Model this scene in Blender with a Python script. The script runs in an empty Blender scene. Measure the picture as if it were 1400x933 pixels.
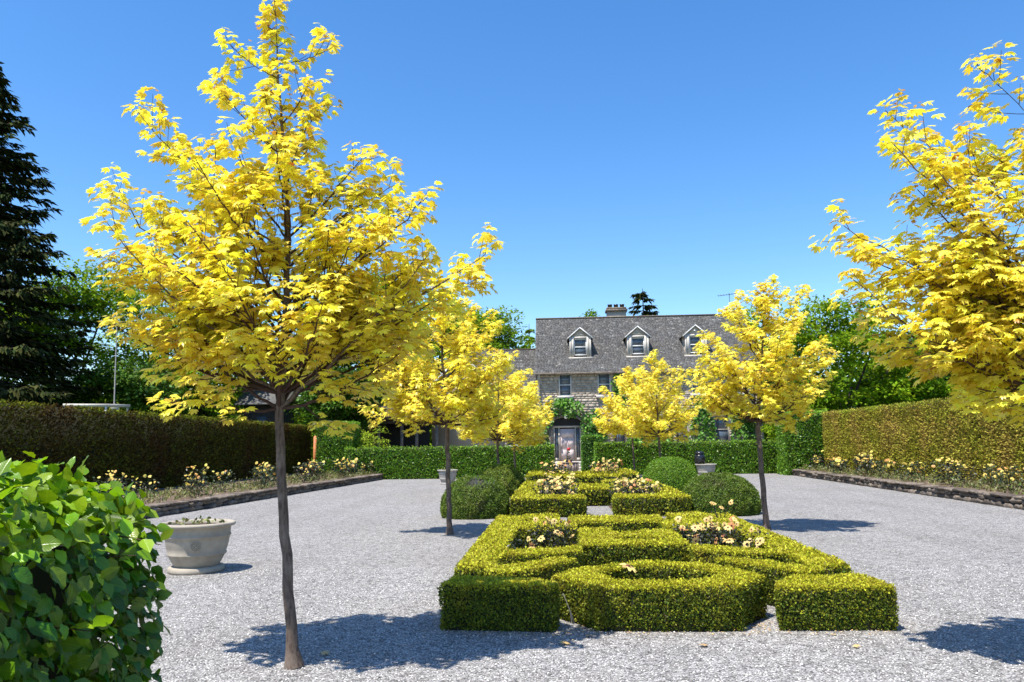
import bpy, math, random
import numpy as np
from mathutils import Matrix, Vector
R = math.radians
SC = bpy.context.scene
COL = SC.collection

# ------------------------------------------------------------------ camera
cam_data = bpy.data.cameras.new('camera')
cam = bpy.data.objects.new('camera', cam_data); COL.objects.link(cam)
cam_data.sensor_width = 36; cam_data.lens = 27.0; cam_data.clip_start = 0.05; cam_data.clip_end = 3000
CAM = np.array([0, 0, 1.6])
cam.matrix_world = (Matrix.Translation((0, 0, 1.6)) @ Matrix.Rotation(R(3.45), 4, 'Z')
                    @ Matrix.Rotation(R(90 + 7.75), 4, 'X') @ Matrix.Rotation(R(-0.8), 4, 'Z'))
SC.camera = cam
# ------------------------------------------------------------------ sky and sun
SUND = Vector((0.28, 0.31, -1.0)).normalized()          # the way the sunlight travels
w = bpy.data.worlds.new('World'); SC.world = w; w.use_nodes = True
nt = w.node_tree; bg = nt.nodes['Background']
sky = nt.nodes.new('ShaderNodeTexSky'); sky.sky_type = 'NISHITA'; sky.sun_disc = False
sky.sun_elevation = math.asin(-SUND.z); sky.sun_rotation = math.atan2(-SUND.x, -SUND.y)
sky.air_density = 1.0; sky.dust_density = 0.35; sky.ozone_density = 2.2; sky.altitude = 100
hs = nt.nodes.new('ShaderNodeHueSaturation'); hs.inputs['Saturation'].default_value = 1.30; hs.inputs['Hue'].default_value = 0.503
hs.inputs['Value'].default_value = 1.0
nt.links.new(sky.outputs[0], hs.inputs['Color']); nt.links.new(hs.outputs[0], bg.inputs[0])
bg.inputs[1].default_value = 0.15
sd = bpy.data.lights.new('sun', 'SUN'); sd.energy = 4.9; sd.angle = R(0.53); sd.color = (1, 0.955, 0.88)
sun = bpy.data.objects.new('sun', sd); COL.objects.link(sun)
sun.rotation_euler = SUND.to_track_quat('-Z', 'Y').to_euler()
SC.view_settings.view_transform = 'Standard'; SC.view_settings.look = 'None'
SC.view_settings.exposure = 0.70; SC.view_settings.gamma = 1.0
SC.cycles.max_bounces = 8; SC.cycles.transparent_max_bounces = 8

# ------------------------------------------------------------------ materials
def nodes(name):
    m = bpy.data.materials.new(name); m.use_nodes = True
    t = m.node_tree; return m, t, t.nodes['Principled BSDF'], t.nodes['Material Output']
def N(t, kind, **kw):
    n = t.nodes.new(kind)
    for k, v in kw.items():
        if k in n.inputs: n.inputs[k].default_value = v
        else: setattr(n, k, v)
    return n
def c4(c): return (c[0], c[1], c[2], 1)
def pos(t): return t.nodes.new('ShaderNodeNewGeometry').outputs['Position']
def ramp(t, fac, stops, interp='LINEAR'):
    r = t.nodes.new('ShaderNodeValToRGB'); r.color_ramp.interpolation = interp
    e = r.color_ramp.elements
    while len(e) < len(stops): e.new(0.5)
    for i, (p, c) in enumerate(stops): e[i].position = p; e[i].color = c4(c) if len(c) == 3 else c
    t.links.new(fac, r.inputs[0]); return r.outputs[0]
def mixc(t, fac, a, b, mode='MIX'):
    m = t.nodes.new('ShaderNodeMix'); m.data_type = 'RGBA'; m.blend_type = mode
    for s, v in ((m.inputs[0], fac), (m.inputs[6], a), (m.inputs[7], b)):
        if hasattr(v, 'links'): t.links.new(v, s)
        elif isinstance(v, (int, float)): s.default_value = v
        else: s.default_value = c4(v)
    return m.outputs[2]
def noise(t, scale, detail=4, rough=0.6, vec=None, **kw):
    n = N(t, 'ShaderNodeTexNoise', **{'Scale': scale, 'Detail': detail, 'Roughness': rough})
    t.links.new(vec if vec else pos(t), n.inputs['Vector']); return n.outputs['Fac']
def bump(t, h, b, strength=0.5, dist=0.02):
    n = N(t, 'ShaderNodeBump', **{'Strength': strength, 'Distance': dist})
    t.links.new(h, n.inputs['Height']); t.links.new(n.outputs[0], b.inputs['Normal'])

def plain(name, c, rough=0.6, metal=0, c2=None, scale=8, bmp=0.0, spec=0.4, detail=5):
    m, t, b, o = nodes(name)
    b.inputs['Roughness'].default_value = rough; b.inputs['Metallic'].default_value = metal
    b.inputs['Specular IOR Level'].default_value = spec
    if c2 is None: c2 = tuple(x * 0.75 for x in c)
    f = noise(t, scale, detail)
    t.links.new(ramp(t, f, [(0.35, c), (0.65, c2)]), b.inputs['Base Color'])
    if bmp: bump(t, f, b, 0.6, bmp)
    return m

def leafmat(name, c1, c2, c3=None, trans=0.35, rough=0.5, spec=0.35, patch=(2.0, 0.5, 0.7), vary=0.35, tc=None, obj_random=False, veins=False):
    """tint attribute: c1 -> c2; world noise patches towards c3; each leaf a little different; light comes through the blade"""
    m, t, b, o = nodes(name)
    at = t.nodes.new('ShaderNodeAttribute'); at.attribute_name = 'tint'
    col = mixc(t, at.outputs['Fac'], c1, c2)
    geo = t.nodes.new('ShaderNodeNewGeometry')
    if c3:
        f = noise(t, patch[0], 5, 0.65)
        mr = N(t, 'ShaderNodeMapRange', **{'From Min': patch[1], 'From Max': patch[2]})
        t.links.new(f, mr.inputs[0]); col = mixc(t, mr.outputs[0], col, c3)
    rnd = geo.outputs['Random Per Island']
    if obj_random:
        oi = t.nodes.new('ShaderNodeObjectInfo')
        ad = N(t, 'ShaderNodeMath', operation='ADD'); t.links.new(rnd, ad.inputs[0]); t.links.new(oi.outputs['Random'], ad.inputs[1])
        fr = N(t, 'ShaderNodeMath', operation='FRACT'); t.links.new(ad.outputs[0], fr.inputs[0]); rnd = fr.outputs[0]
    mr2 = N(t, 'ShaderNodeMapRange', **{'To Min': 1 - vary, 'To Max': 1 + vary}); t.links.new(rnd, mr2.inputs[0])
    h = N(t, 'ShaderNodeHueSaturation'); t.links.new(mr2.outputs[0], h.inputs['Value']); t.links.new(col, h.inputs['Color'])
    hm = N(t, 'ShaderNodeMath', operation='MULTIPLY_ADD'); t.links.new(rnd, hm.inputs[0]); hm.inputs[1].default_value = 0.04; hm.inputs[2].default_value = 0.48
    t.links.new(hm.outputs[0], h.inputs['Hue'])
    col = h.outputs[0]
    if veins:
        uv = t.nodes.new('ShaderNodeUVMap'); sx = t.nodes.new('ShaderNodeSeparateXYZ'); t.links.new(uv.outputs[0], sx.inputs[0])
        ab = N(t, 'ShaderNodeMath', operation='ABSOLUTE'); t.links.new(sx.outputs[0], ab.inputs[0])
        su = N(t, 'ShaderNodeMath', operation='MULTIPLY_ADD'); t.links.new(ab.outputs[0], su.inputs[0]); su.inputs[1].default_value = -1.1
        t.links.new(sx.outputs[1], su.inputs[2])
        mu = N(t, 'ShaderNodeMath', operation='MULTIPLY'); t.links.new(su.outputs[0], mu.inputs[0]); mu.inputs[1].default_value = 8.5
        pp = N(t, 'ShaderNodeMath', operation='PINGPONG'); t.links.new(mu.outputs[0], pp.inputs[0]); pp.inputs[1].default_value = 0.5
        v1 = ramp(t, pp.outputs[0], [(0.0, (1, 1, 1)), (0.16, (0, 0, 0))])
        v2 = ramp(t, ab.outputs[0], [(0.0, (1, 1, 1)), (0.03, (0, 0, 0))])
        vv = mixc(t, 1.0, v1, v2, 'LIGHTEN')
        vf = mixc(t, 0.16, (0, 0, 0), vv)
        col = mixc(t, vf, col, tuple(min(1, x * 1.2) for x in c2))
        inv = N(t, 'ShaderNodeMath', operation='SUBTRACT'); inv.inputs[0].default_value = 1; t.links.new(vv, inv.inputs[1])
        bump(t, inv.outputs[0], b, 0.35, 0.002)
    t.links.new(col, b.inputs['Base Color']); b.inputs['Roughness'].default_value = rough
    b.inputs['Specular IOR Level'].default_value = spec
    tr = t.nodes.new('ShaderNodeBsdfTranslucent')
    if tc: t.links.new(mixc(t, 1.0, col, tc, 'MULTIPLY'), tr.inputs[0])
    else: t.links.new(col, tr.inputs[0])
    mx = t.nodes.new('ShaderNodeMixShader'); mx.inputs[0].default_value = trans
    t.links.new(b.outputs[0], mx.inputs[1]); t.links.new(tr.outputs[0], mx.inputs[2]); t.links.new(mx.outputs[0], o.inputs[0])
    return m

M = {}
def bark():
    m, t, b, o = nodes('bark')
    mp = N(t, 'ShaderNodeMapping'); mp.inputs['Scale'].default_value = (1, 1, 0.16); t.links.new(pos(t), mp.inputs[0])
    f1 = noise(t, 60, 6, 0.7, vec=mp.outputs[0]); f2 = noise(t, 5, 5, 0.65)
    col = ramp(t, f1, [(0.35, (0.06, 0.042, 0.033)), (0.6, (0.17, 0.125, 0.095))])
    col = mixc(t, ramp(t, f2, [(0.5, (0, 0, 0)), (0.68, (0.6, 0.6, 0.6))]), col, (0.27, 0.21, 0.165))
    t.links.new(col, b.inputs['Base Color']); b.inputs['Roughness'].default_value = 0.9; b.inputs['Specular IOR Level'].default_value = 0.2
    bump(t, f1, b, 0.8, 0.008); return m
def gravel():
    m, t, b, o = nodes('gravel')
    v = N(t, 'ShaderNodeTexVoronoi', **{'Scale': 75.0, 'Randomness': 1.0}); t.links.new(pos(t), v.inputs['Vector'])
    sp = t.nodes.new('ShaderNodeSeparateColor'); t.links.new(v.outputs['Color'], sp.inputs[0])
    col = ramp(t, sp.outputs[0], [(0.0, (0.11, 0.108, 0.105)), (0.25, (0.32, 0.307, 0.293)), (0.6, (0.49, 0.468, 0.445)), (1.0, (0.74, 0.71, 0.67))])
    big = noise(t, 0.35, 6, 0.6)
    col = mixc(t, ramp(t, big, [(0.35, (0.0, 0.0, 0.0)), (0.7, (0.4, 0.4, 0.4))]), col, (0.33, 0.30, 0.26))
    mp = N(t, 'ShaderNodeMapping'); mp.inputs['Scale'].default_value = (1.0, 0.16, 1.0); t.links.new(pos(t), mp.inputs[0])
    rk = noise(t, 1.3, 5, 0.6, vec=mp.outputs[0])
    col = mixc(t, 1.0, col, ramp(t, rk, [(0.35, (0.88, 0.875, 0.87)), (0.6, (1, 1, 1))]), 'MULTIPLY')
    v2 = N(t, 'ShaderNodeTexVoronoi', **{'Scale': 17.0, 'Randomness': 1.0}); t.links.new(pos(t), v2.inputs['Vector'])
    sp2 = t.nodes.new('ShaderNodeSeparateColor'); t.links.new(v2.outputs['Color'], sp2.inputs[0])
    col = mixc(t, 1.0, col, ramp(t, sp2.outputs[0], [(0.0, (0.62, 0.61, 0.60)), (0.5, (0.95, 0.95, 0.95)), (1.0, (1, 1, 1))]), 'MULTIPLY')
    gap = ramp(t, v.outputs['Distance'], [(0.0, (1, 1, 1)), (0.45, (0.85, 0.85, 0.85)), (0.75, (0.35, 0.34, 0.33))])
    col = mixc(t, 1.0, col, gap, 'MULTIPLY')
    t.links.new(col, b.inputs['Base Color']); b.inputs['Roughness'].default_value = 0.85
    inv = N(t, 'ShaderNodeMath', operation='SUBTRACT'); inv.inputs[0].default_value = 1; t.links.new(v.outputs['Distance'], inv.inputs[1])
    bump(t, inv.outputs[0], b, 0.8, 0.012)
    return m
M['gravel'] = gravel()
def pebble():
    m, t, b, o = nodes('pebble')
    g = t.nodes.new('ShaderNodeNewGeometry')
    t.links.new(ramp(t, g.outputs['Random Per Island'], [(0.0, (0.10, 0.10, 0.098)), (0.25, (0.31, 0.297, 0.283)), (0.65, (0.48, 0.46, 0.437)), (1.0, (0.74, 0.705, 0.665))]), b.inputs['Base Color'])
    b.inputs['Roughness'].default_value = 0.8
    return m
M['pebble'] = pebble()
M['lawn'] = plain('lawn', (0.06, 0.11, 0.02), 0.9, c2=(0.04, 0.075, 0.015), scale=3, bmp=0.03)
M['soil'] = plain('soil', (0.09, 0.06, 0.04), 0.95, c2=(0.19, 0.135, 0.09), scale=12, bmp=0.04)
M['mulch'] = plain('mulch', (0.05, 0.035, 0.022), 0.95, c2=(0.12, 0.085, 0.055), scale=30, bmp=0.03)
M['hedge_core'] = plain('hedge_core', (0.02, 0.028, 0.01), 0.95, c2=(0.035, 0.03, 0.015), scale=30)
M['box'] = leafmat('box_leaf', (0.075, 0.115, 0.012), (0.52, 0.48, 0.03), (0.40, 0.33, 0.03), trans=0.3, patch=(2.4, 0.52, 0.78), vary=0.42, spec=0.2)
M['yew_dome'] = leafmat('yew_leaf', (0.085, 0.15, 0.014), (0.17, 0.23, 0.02), (0.11, 0.085, 0.04), trans=0.3, patch=(1.6, 0.56, 0.75), vary=0.4)
M['dome_mid'] = leafmat('yew_leaf_light', (0.11, 0.17, 0.015), (0.22, 0.27, 0.025), (0.16, 0.12, 0.05), trans=0.3, patch=(1.6, 0.56, 0.75), vary=0.4)
M['dome_bright'] = leafmat('clipped_dome_leaf', (0.12, 0.24, 0.014), (0.20, 0.33, 0.02), trans=0.3, vary=0.35)
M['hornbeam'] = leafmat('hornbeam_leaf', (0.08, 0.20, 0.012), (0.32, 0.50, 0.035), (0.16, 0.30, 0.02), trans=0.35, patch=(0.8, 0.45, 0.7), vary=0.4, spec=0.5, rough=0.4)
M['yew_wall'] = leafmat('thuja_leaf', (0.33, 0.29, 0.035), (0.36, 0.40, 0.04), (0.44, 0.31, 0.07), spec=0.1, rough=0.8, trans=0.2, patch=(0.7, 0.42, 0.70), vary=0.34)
M['thuja_shaded'] = leafmat('thuja_shaded_brown_leaf', (0.075, 0.058, 0.012), (0.22, 0.24, 0.02), (0.10, 0.055, 0.018), spec=0.05, rough=0.9, trans=0.15, patch=(0.7, 0.42, 0.62), vary=0.5)  # darkened copy of the thuja leaf: the face's shade is in the colour
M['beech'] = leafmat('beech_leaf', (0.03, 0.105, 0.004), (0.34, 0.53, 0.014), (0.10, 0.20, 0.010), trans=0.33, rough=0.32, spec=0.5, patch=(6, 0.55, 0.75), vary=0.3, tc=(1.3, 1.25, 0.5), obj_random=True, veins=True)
M['maple'] = leafmat('maple_leaf', (0.95, 0.80, 0.105), (0.52, 0.20, 0.035), (0.87, 0.82, 0.10), trans=0.42, rough=0.36, spec=0.6, patch=(3.0, 0.45, 0.65), vary=0.22, tc=(1.0, 1.0, 0.45), obj_random=True)
M['rosefol'] = leafmat('dahlia_leaf', (0.022, 0.02, 0.017), (0.06, 0.085, 0.03), trans=0.15, rough=0.4, vary=0.5)
M['weed'] = leafmat('weed_leaf', (0.12, 0.18, 0.03), (0.27, 0.24, 0.09), (0.2, 0.14, 0.07), trans=0.3, vary=0.4)
M['ivy'] = leafmat('ivy_leaf', (0.06, 0.16, 0.012), (0.15, 0.31, 0.02), trans=0.3, vary=0.45, spec=0.5)
M['treeA'] = leafmat('dense_tree_leaf', (0.09, 0.17, 0.006), (0.29, 0.41, 0.015), spec=0.08, trans=0.38, vary=0.4)
M['treeB'] = leafmat('light_tree_leaf', (0.26, 0.36, 0.025), (0.42, 0.52, 0.04), spec=0.15, trans=0.42, vary=0.4)
M['treeC'] = leafmat('dark_tree_leaf', (0.035, 0.085, 0.01), (0.09, 0.17, 0.014), spec=0.15, trans=0.25, vary=0.4)
M['spruce'] = leafmat('spruce_needle', (0.018, 0.032, 0.009), (0.075, 0.075, 0.02), spec=0.08, rough=0.9, trans=0.08, vary=0.5)
M['bark'] = plain('bark', (0.185, 0.135, 0.10), 0.85, c2=(0.07, 0.048, 0.038), scale=14, bmp=0.010, detail=10)
M['bark'] = bark()
M['twig'] = plain('twig', (0.075, 0.036, 0.022), 0.8, c2=(0.04, 0.022, 0.016), scale=30)
M['darkbark'] = plain('dark_bark', (0.07, 0.052, 0.04), 0.9, c2=(0.035, 0.027, 0.02), scale=4, bmp=0.03)
M['potstone'] = plain('cast_stone', (0.40, 0.35, 0.275), 0.85, c2=(0.29, 0.25, 0.195), scale=5, bmp=0.004, detail=9)
M['potgrey'] = plain('grey_cast_stone', (0.40, 0.38, 0.34), 0.8, c2=(0.28, 0.26, 0.23), scale=7, bmp=0.004, detail=9)
M['rock'] = plain('border_rock', (0.10, 0.078, 0.06), 0.9, c2=(0.23, 0.185, 0.14), scale=7, bmp=0.02, detail=8)
M['rock2'] = plain('border_rock_dark', (0.055, 0.042, 0.033), 0.9, c2=(0.13, 0.10, 0.075), scale=6, bmp=0.02, detail=8)
M['petal'] = leafmat('petal_cream', (0.88, 0.68, 0.24), (0.80, 0.36, 0.14), trans=0.35, vary=0.2, obj_random=True)
M['petal_y'] = leafmat('petal_yellow', (0.88, 0.72, 0.16), (0.78, 0.40, 0.12), trans=0.35, vary=0.2, obj_random=True)
M['fcentre'] = plain('flower_centre', (0.12, 0.03, 0.02), 0.8)
def stonewall():
    m, t, b, o = nodes('limestone')
    g = t.nodes.new('ShaderNodeNewGeometry')
    col = ramp(t, g.outputs['Random Per Island'], [(0.0, (0.34, 0.28, 0.215)), (0.5, (0.41, 0.345, 0.27)), (1.0, (0.48, 0.41, 0.325))])
    f = noise(t, 7, 8, 0.7)
    col = mixc(t, ramp(t, f, [(0.4, (0, 0, 0)), (0.8, (0.45, 0.45, 0.45))]), col, (0.26, 0.22, 0.18))
    t.links.new(col, b.inputs['Base Color']); b.inputs['Roughness'].default_value = 0.9
    bump(t, f, b, 0.9, 0.05); return m
M['stone'] = stonewall()
M['mortar'] = plain('mortar', (0.36, 0.31, 0.245), 0.9, c2=(0.34, 0.29, 0.23), scale=5, bmp=0.01)
def shingle():
    m, t, b, o = nodes('cedar_shingle')
    g = t.nodes.new('ShaderNodeNewGeometry')
    col = ramp(t, g.outputs['Random Per Island'], [(0.0, (0.065, 0.062, 0.059)), (0.45, (0.10, 0.096, 0.09)), (0.93, (0.145, 0.139, 0.13)), (1.0, (0.26, 0.245, 0.22))])
    f = noise(t, 1.1, 6, 0.7)
    col = mixc(t, ramp(t, f, [(0.45, (0, 0, 0)), (0.75, (0.5, 0.5, 0.5))]), col, (0.13, 0.108, 0.085))
    t.links.new(col, b.inputs['Base Color']); b.inputs['Roughness'].default_value = 0.85
    bump(t, noise(t, 20, 4), b, 0.4, 0.02); return m
M['shingle'] = shingle()
M['trim'] = plain('taupe_trim', (0.42, 0.38, 0.33), 0.6, c2=(0.36, 0.32, 0.28), scale=3)
M['siding'] = plain('taupe_siding', (0.50, 0.43, 0.34), 0.7, c2=(0.42, 0.36, 0.285), scale=3)
M['white'] = plain('white_trim', (0.78, 0.77, 0.74), 0.5, c2=(0.68, 0.67, 0.64), scale=3)
M['doorp'] = plain('door_paint', (0.56, 0.46, 0.43), 0.8, c2=(0.50, 0.41, 0.385), scale=2, spec=0.1)
M['sill'] = plain('sill_stone', (0.58, 0.53, 0.46), 0.8, c2=(0.48, 0.43, 0.37), scale=6, bmp=0.005)
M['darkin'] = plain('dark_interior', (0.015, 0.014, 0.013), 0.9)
M['blackgloss'] = plain('black_glaze', (0.012, 0.012, 0.014), 0.18, c2=(0.02, 0.02, 0.022), spec=0.6)
M['metal'] = plain('grey_metal', (0.3, 0.3, 0.31), 0.4, metal=0.8)
M['rust'] = plain('orange_stake', (0.62, 0.22, 0.07), 0.7, c2=(0.42, 0.15, 0.06), scale=8)
M['drum'] = plain('drum_stone', (0.30, 0.24, 0.215), 0.85, c2=(0.13, 0.105, 0.095), scale=5, bmp=0.02)
M['red'] = plain('red_petal', (0.6, 0.02, 0.03), 0.5)
M['litter'] = leafmat('fallen_leaf', (0.50, 0.30, 0.14), (0.62, 0.42, 0.12), trans=0.1, vary=0.4, obj_random=True)
def glass():
    m, t, b, o = nodes('window_glass')
    b.inputs['Base Color'].default_value = (0.08, 0.10, 0.12, 1); b.inputs['Roughness'].default_value = 0.06  # blue-grey base colour carries the reflected sky
    b.inputs['Specular IOR Level'].default_value = 0.8
    bump(t, noise(t, 1.2, 2), b, 0.12, 0.02); return m
M['glass'] = glass()

# ------------------------------------------------------------------ mesh helpers
def build_mesh(name, V, polys, mat, tint=None, uv=None, smooth=False):
    V = np.asarray(V, np.float32).reshape(-1, 3)
    polys = [np.asarray(p, np.int32) for p in polys if len(p)]
    me = bpy.data.meshes.new(name)
    nl = sum(p.size for p in polys); npol = sum(len(p) for p in polys)
    me.vertices.add(len(V)); me.vertices.foreach_set('co', V.ravel())
    me.loops.add(nl); loops = np.concatenate([p.ravel() for p in polys]); me.loops.foreach_set('vertex_index', loops)
    me.polygons.add(npol)
    tot = np.concatenate([np.full(len(p), p.shape[1], np.int32) for p in polys])
    st = np.concatenate([[0], np.cumsum(tot)[:-1]]).astype(np.int32)
    me.polygons.foreach_set('loop_start', st)
    if smooth: me.polygons.foreach_set('use_smooth', np.ones(npol, bool))
    me.update(calc_edges=True)
    if tint is not None:
        a = me.attributes.new('tint', 'FLOAT', 'POINT'); a.data.foreach_set('value', np.asarray(tint, np.float32))
    if uv is not None:
        u = me.uv_layers.new(name='UVMap'); u.data.foreach_set('uv', np.asarray(uv, np.float32)[loops].ravel())
    me.materials.append(mat)
    return me
def empty(name, loc=(0, 0, 0), rz=0):
    o = bpy.data.objects.new(name, None); COL.objects.link(o); o.location = loc; o.rotation_euler = (0, 0, rz)
    o.empty_display_size = 0.2; return o
def link(name, me, parent=None, base=None):
    """a mesh whose vertices are in world space, moved under its thing"""
    o = bpy.data.objects.new(name, me); COL.objects.link(o)
    if parent is not None:
        o.parent = parent
        if base is not None: me.transform(Matrix.Translation(-Vector(base)))
    return o
def tag(o, label, cat, group=None):
    o['label'] = label; o['category'] = cat
    if group: o['group'] = group
    return o
def stuff(o): o['kind'] = 'stuff'; return o
def structure(o): o['kind'] = 'structure'; return o

class MB:
    def __init__(s): s.V = []; s.P = {}; s.n = 0
    def add(s, V, polys):
        V = np.asarray(V, float).reshape(-1, 3)
        for p in polys:
            p = np.asarray(p, int)
            if len(p): s.P.setdefault(p.shape[1], []).append(p + s.n)
        s.V.append(V); s.n += len(V); return s
    def box(s, x0, x1, y0, y1, z0, z1):
        V = [(x, y, z) for z in (z0, z1) for y in (y0, y1) for x in (x0, x1)]
        return s.add(V, [[(0, 2, 3, 1), (4, 5, 7, 6), (0, 1, 5, 4), (2, 6, 7, 3), (0, 4, 6, 2), (1, 3, 7, 5)]])
    def boxes(s, C8):
        """C8: (n,8,3) corners in the order of box()"""
        C8 = np.asarray(C8); n = len(C8)
        F = np.array([(0, 2, 3, 1), (4, 5, 7, 6), (0, 1, 5, 4), (2, 6, 7, 3), (0, 4, 6, 2), (1, 3, 7, 5)])
        P = (F[None] + 8 * np.arange(n)[:, None, None]).reshape(-1, 4)
        return s.add(C8.reshape(-1, 3), [P])
    def prism(s, poly, z0, z1):
        n = len(poly); V = [(x, y, z0) for x, y in poly] + [(x, y, z1) for x, y in poly]
        s.add(V, [[(i, (i + 1) % n, (i + 1) % n + n, i + n) for i in range(n)], [tuple(range(n, 2 * n))], [tuple(range(n))[::-1]]])
        return s
    def tube(s, pts, rad, sides=6, cap=True):
        V, Q = tube(pts, rad, sides); s.add(V, [Q])
        if cap: s.add(V[-sides:], [[tuple(range(sides))]])
        return s
    def lathe(s, prof, c=(0, 0, 0), n=32):
        a = np.arange(n) * 2 * math.pi / n
        V = np.array([[c[0] + r * math.cos(t), c[1] + r * math.sin(t), c[2] + z] for r, z in prof for t in a])
        i, j = np.meshgrid(np.arange(len(prof) - 1), np.arange(n), indexing='ij')
        i = i.ravel(); j = j.ravel(); k = (j + 1) % n
        return s.add(V, [np.stack([i * n + j, i * n + k, (i + 1) * n + k, (i + 1) * n + j], 1)])
    def mesh(s, name, mat, smooth=False, tint=None):
        V = np.concatenate(s.V); P = [np.concatenate(v) for v in s.P.values()]
        return build_mesh(name, V, P, mat, smooth=smooth, tint=tint)
    def link(s, name, mat, parent=None, base=None, smooth=False):
        return link(name, s.mesh(name, mat, smooth), parent, base)

def tube(pts, rad, sides=6):
    P = np.asarray(pts, float); n = len(P); rad = np.broadcast_to(rad, n)
    T = np.gradient(P, axis=0); T /= np.linalg.norm(T, axis=1)[:, None] + 1e-9
    u = np.cross(T[0], (0, 0, 1.0)) if abs(T[0][2]) < 0.9 else np.cross(T[0], (0, 1.0, 0)); u /= np.linalg.norm(u)
    V = []
    for i in range(n):
        u = u - T[i] * u.dot(T[i]); u /= np.linalg.norm(u) + 1e-9; v = np.cross(T[i], u)
        a = np.arange(sides) * 2 * math.pi / sides
        V.append(P[i] + rad[i] * (np.cos(a)[:, None] * u + np.sin(a)[:, None] * v))
    i, j = np.meshgrid(np.arange(n - 1), np.arange(sides), indexing='ij'); i = i.ravel(); j = j.ravel(); k = (j + 1) % sides
    return np.concatenate(V), np.stack([i * sides + j, i * sides + k, (i + 1) * sides + k, (i + 1) * sides + j], 1)

# ------------------------------------------------------------------ leaf shapes and scattering
def T_rhomb(w=0.32, fold=0.10): return (np.array([(0, 0, 0), (w, .5, fold), (0, 1, 0), (-w, .5, fold)], float), [np.array([(0, 1, 2, 3)])])
def T_oval(w=0.3, fold=0.08):
    V = [(0, 0, 0), (w * .8, .28, fold), (w, .58, fold), (0, 1, -.05), (-w, .58, fold), (-w * .8, .28, fold)]
    return (np.array(V, float), [np.array([(0, 1, 2, 3), (0, 3, 4, 5)])])
def T_beech_far(seed=0):
    V = [(0, 0, 0), (0, .5, -.02), (0, 1, -.09), (.31, .27, .05), (.31, .60, .06), (-.31, .27, .05 + .02 * seed), (-.31, .60, .06)]
    return np.array(V, float), [np.array([(0, 3, 4, 1), (1, 6, 5, 0)]), np.array([(1, 4, 2), (2, 6, 1)])]
def T_beech(seed=0):
    r = np.random.default_rng(seed)
    n = 9; mid = [(0, y, -0.10 * (y - .35) ** 2 * 4 * .5) for y in np.linspace(0, 1, n)]
    prof = np.array([0, .17, .29, .34, .335, .29, .21, .11, 0])
    V = list(mid); L = []; Rr = []
    for i in range(1, n - 1):
        wob = 1 + r.uniform(-.05, .05); zc = mid[i][2]
        for sgn, lst in ((1, Rr), (-1, L)):
            lst.append(len(V)); V.append((sgn * prof[i] * wob, mid[i][1] + .02 + (0.028 if i % 2 else -.02), zc + prof[i] * .22 + .035 * math.sin(i * 2.1 + sgn + seed)))
    F4 = []; F3 = []
    for lst, s in ((Rr, 1), (L, -1)):
        f = (0, lst[0], 1); F3.append(f if s > 0 else f[::-1])
        for i in range(len(lst) - 1):
            q = (i + 1, lst[i], lst[i + 1], i + 2); F4.append(q if s > 0 else q[::-1])
        f = (n - 2, lst[-1], n - 1); F3.append(f if s > 0 else f[::-1])
    V = np.array(V, float)
    return V, [np.array(F4), np.array(F3)]
def T_maple(detail=True, seed=0, curl=0.25):
    if detail: H = [(.09, .80), (.18, .81), (.15, .56), (.32, .70), (.44, .82), (.41, .63), (.53, .62), (.33, .40), (.57, .30), (.42, .19), (.28, .03), (.06, .07)]
    else: H = [(.14, .60), (.45, .80), (.32, .42), (.56, .28), (.25, .04)]
    pts = [(0, 1.0)] + H + [(0, .10)] + [(-x, y) for x, y in H[::-1]]
    V = [(0, .34, 0)] + [(x, y, -curl * ((x * x + (y - .3) ** 2)) * (1 + .4 * math.sin(3 * x + 5 * y + seed))) for x, y in pts]
    n = len(pts); F = [(0, 1 + (i + 1) % n, 1 + i) for i in range(n)]
    return np.array(V, float) * np.array([1, 1, 1]), [np.array(F)]

def norm(a): return a / (np.linalg.norm(a, axis=-1, keepdims=True) + 1e-9)
def frames(d, n):
    """leaf frame: y along d, z close to n"""
    y = norm(d); x = norm(np.cross(y, n)); z = np.cross(x, y)
    return np.stack([x, y, z], 1)                      # (N,3,3), rows are the axes
def place(templates, P, F, S, rng, which=None):
    """instances of the templates baked into one array set"""
    if which is None: which = rng.integers(0, len(templates), len(P))
    Vs = []; polys = {}; n = 0; idx = []; uvs = []
    for k, (TV, TP) in enumerate(templates):
        sel = np.where(which == k)[0]
        if not len(sel): continue
        V = np.einsum('vk,nkj->nvj', TV, F[sel]) * S[sel][:, None, None] + P[sel][:, None, :]
        m = len(TV)
        for p in TP: polys.setdefault(p.shape[1], []).append((p[None] + (n + m * np.arange(len(sel)))[:, None, None]).reshape(-1, p.shape[1]))
        Vs.append(V.reshape(-1, 3)); idx.append(np.repeat(sel, m)); uvs.append(np.tile(TV[:, :2], (len(sel), 1))); n += m * len(sel)
    return np.concatenate(Vs), [np.concatenate(v) for v in polys.values()], np.concatenate(idx), np.concatenate(uvs)
def leaves_obj(name, templates, P, F, S, tint, mat, rng, parent=None, base=None, uv=False, smooth=False):
    V, polys, idx, uvs = place(templates, P, F, S, rng)
    me = build_mesh(name, V, polys, mat, tint=tint[idx], uv=uvs if uv else None, smooth=smooth)
    return stuff(link(name, me, parent, base))

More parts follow.
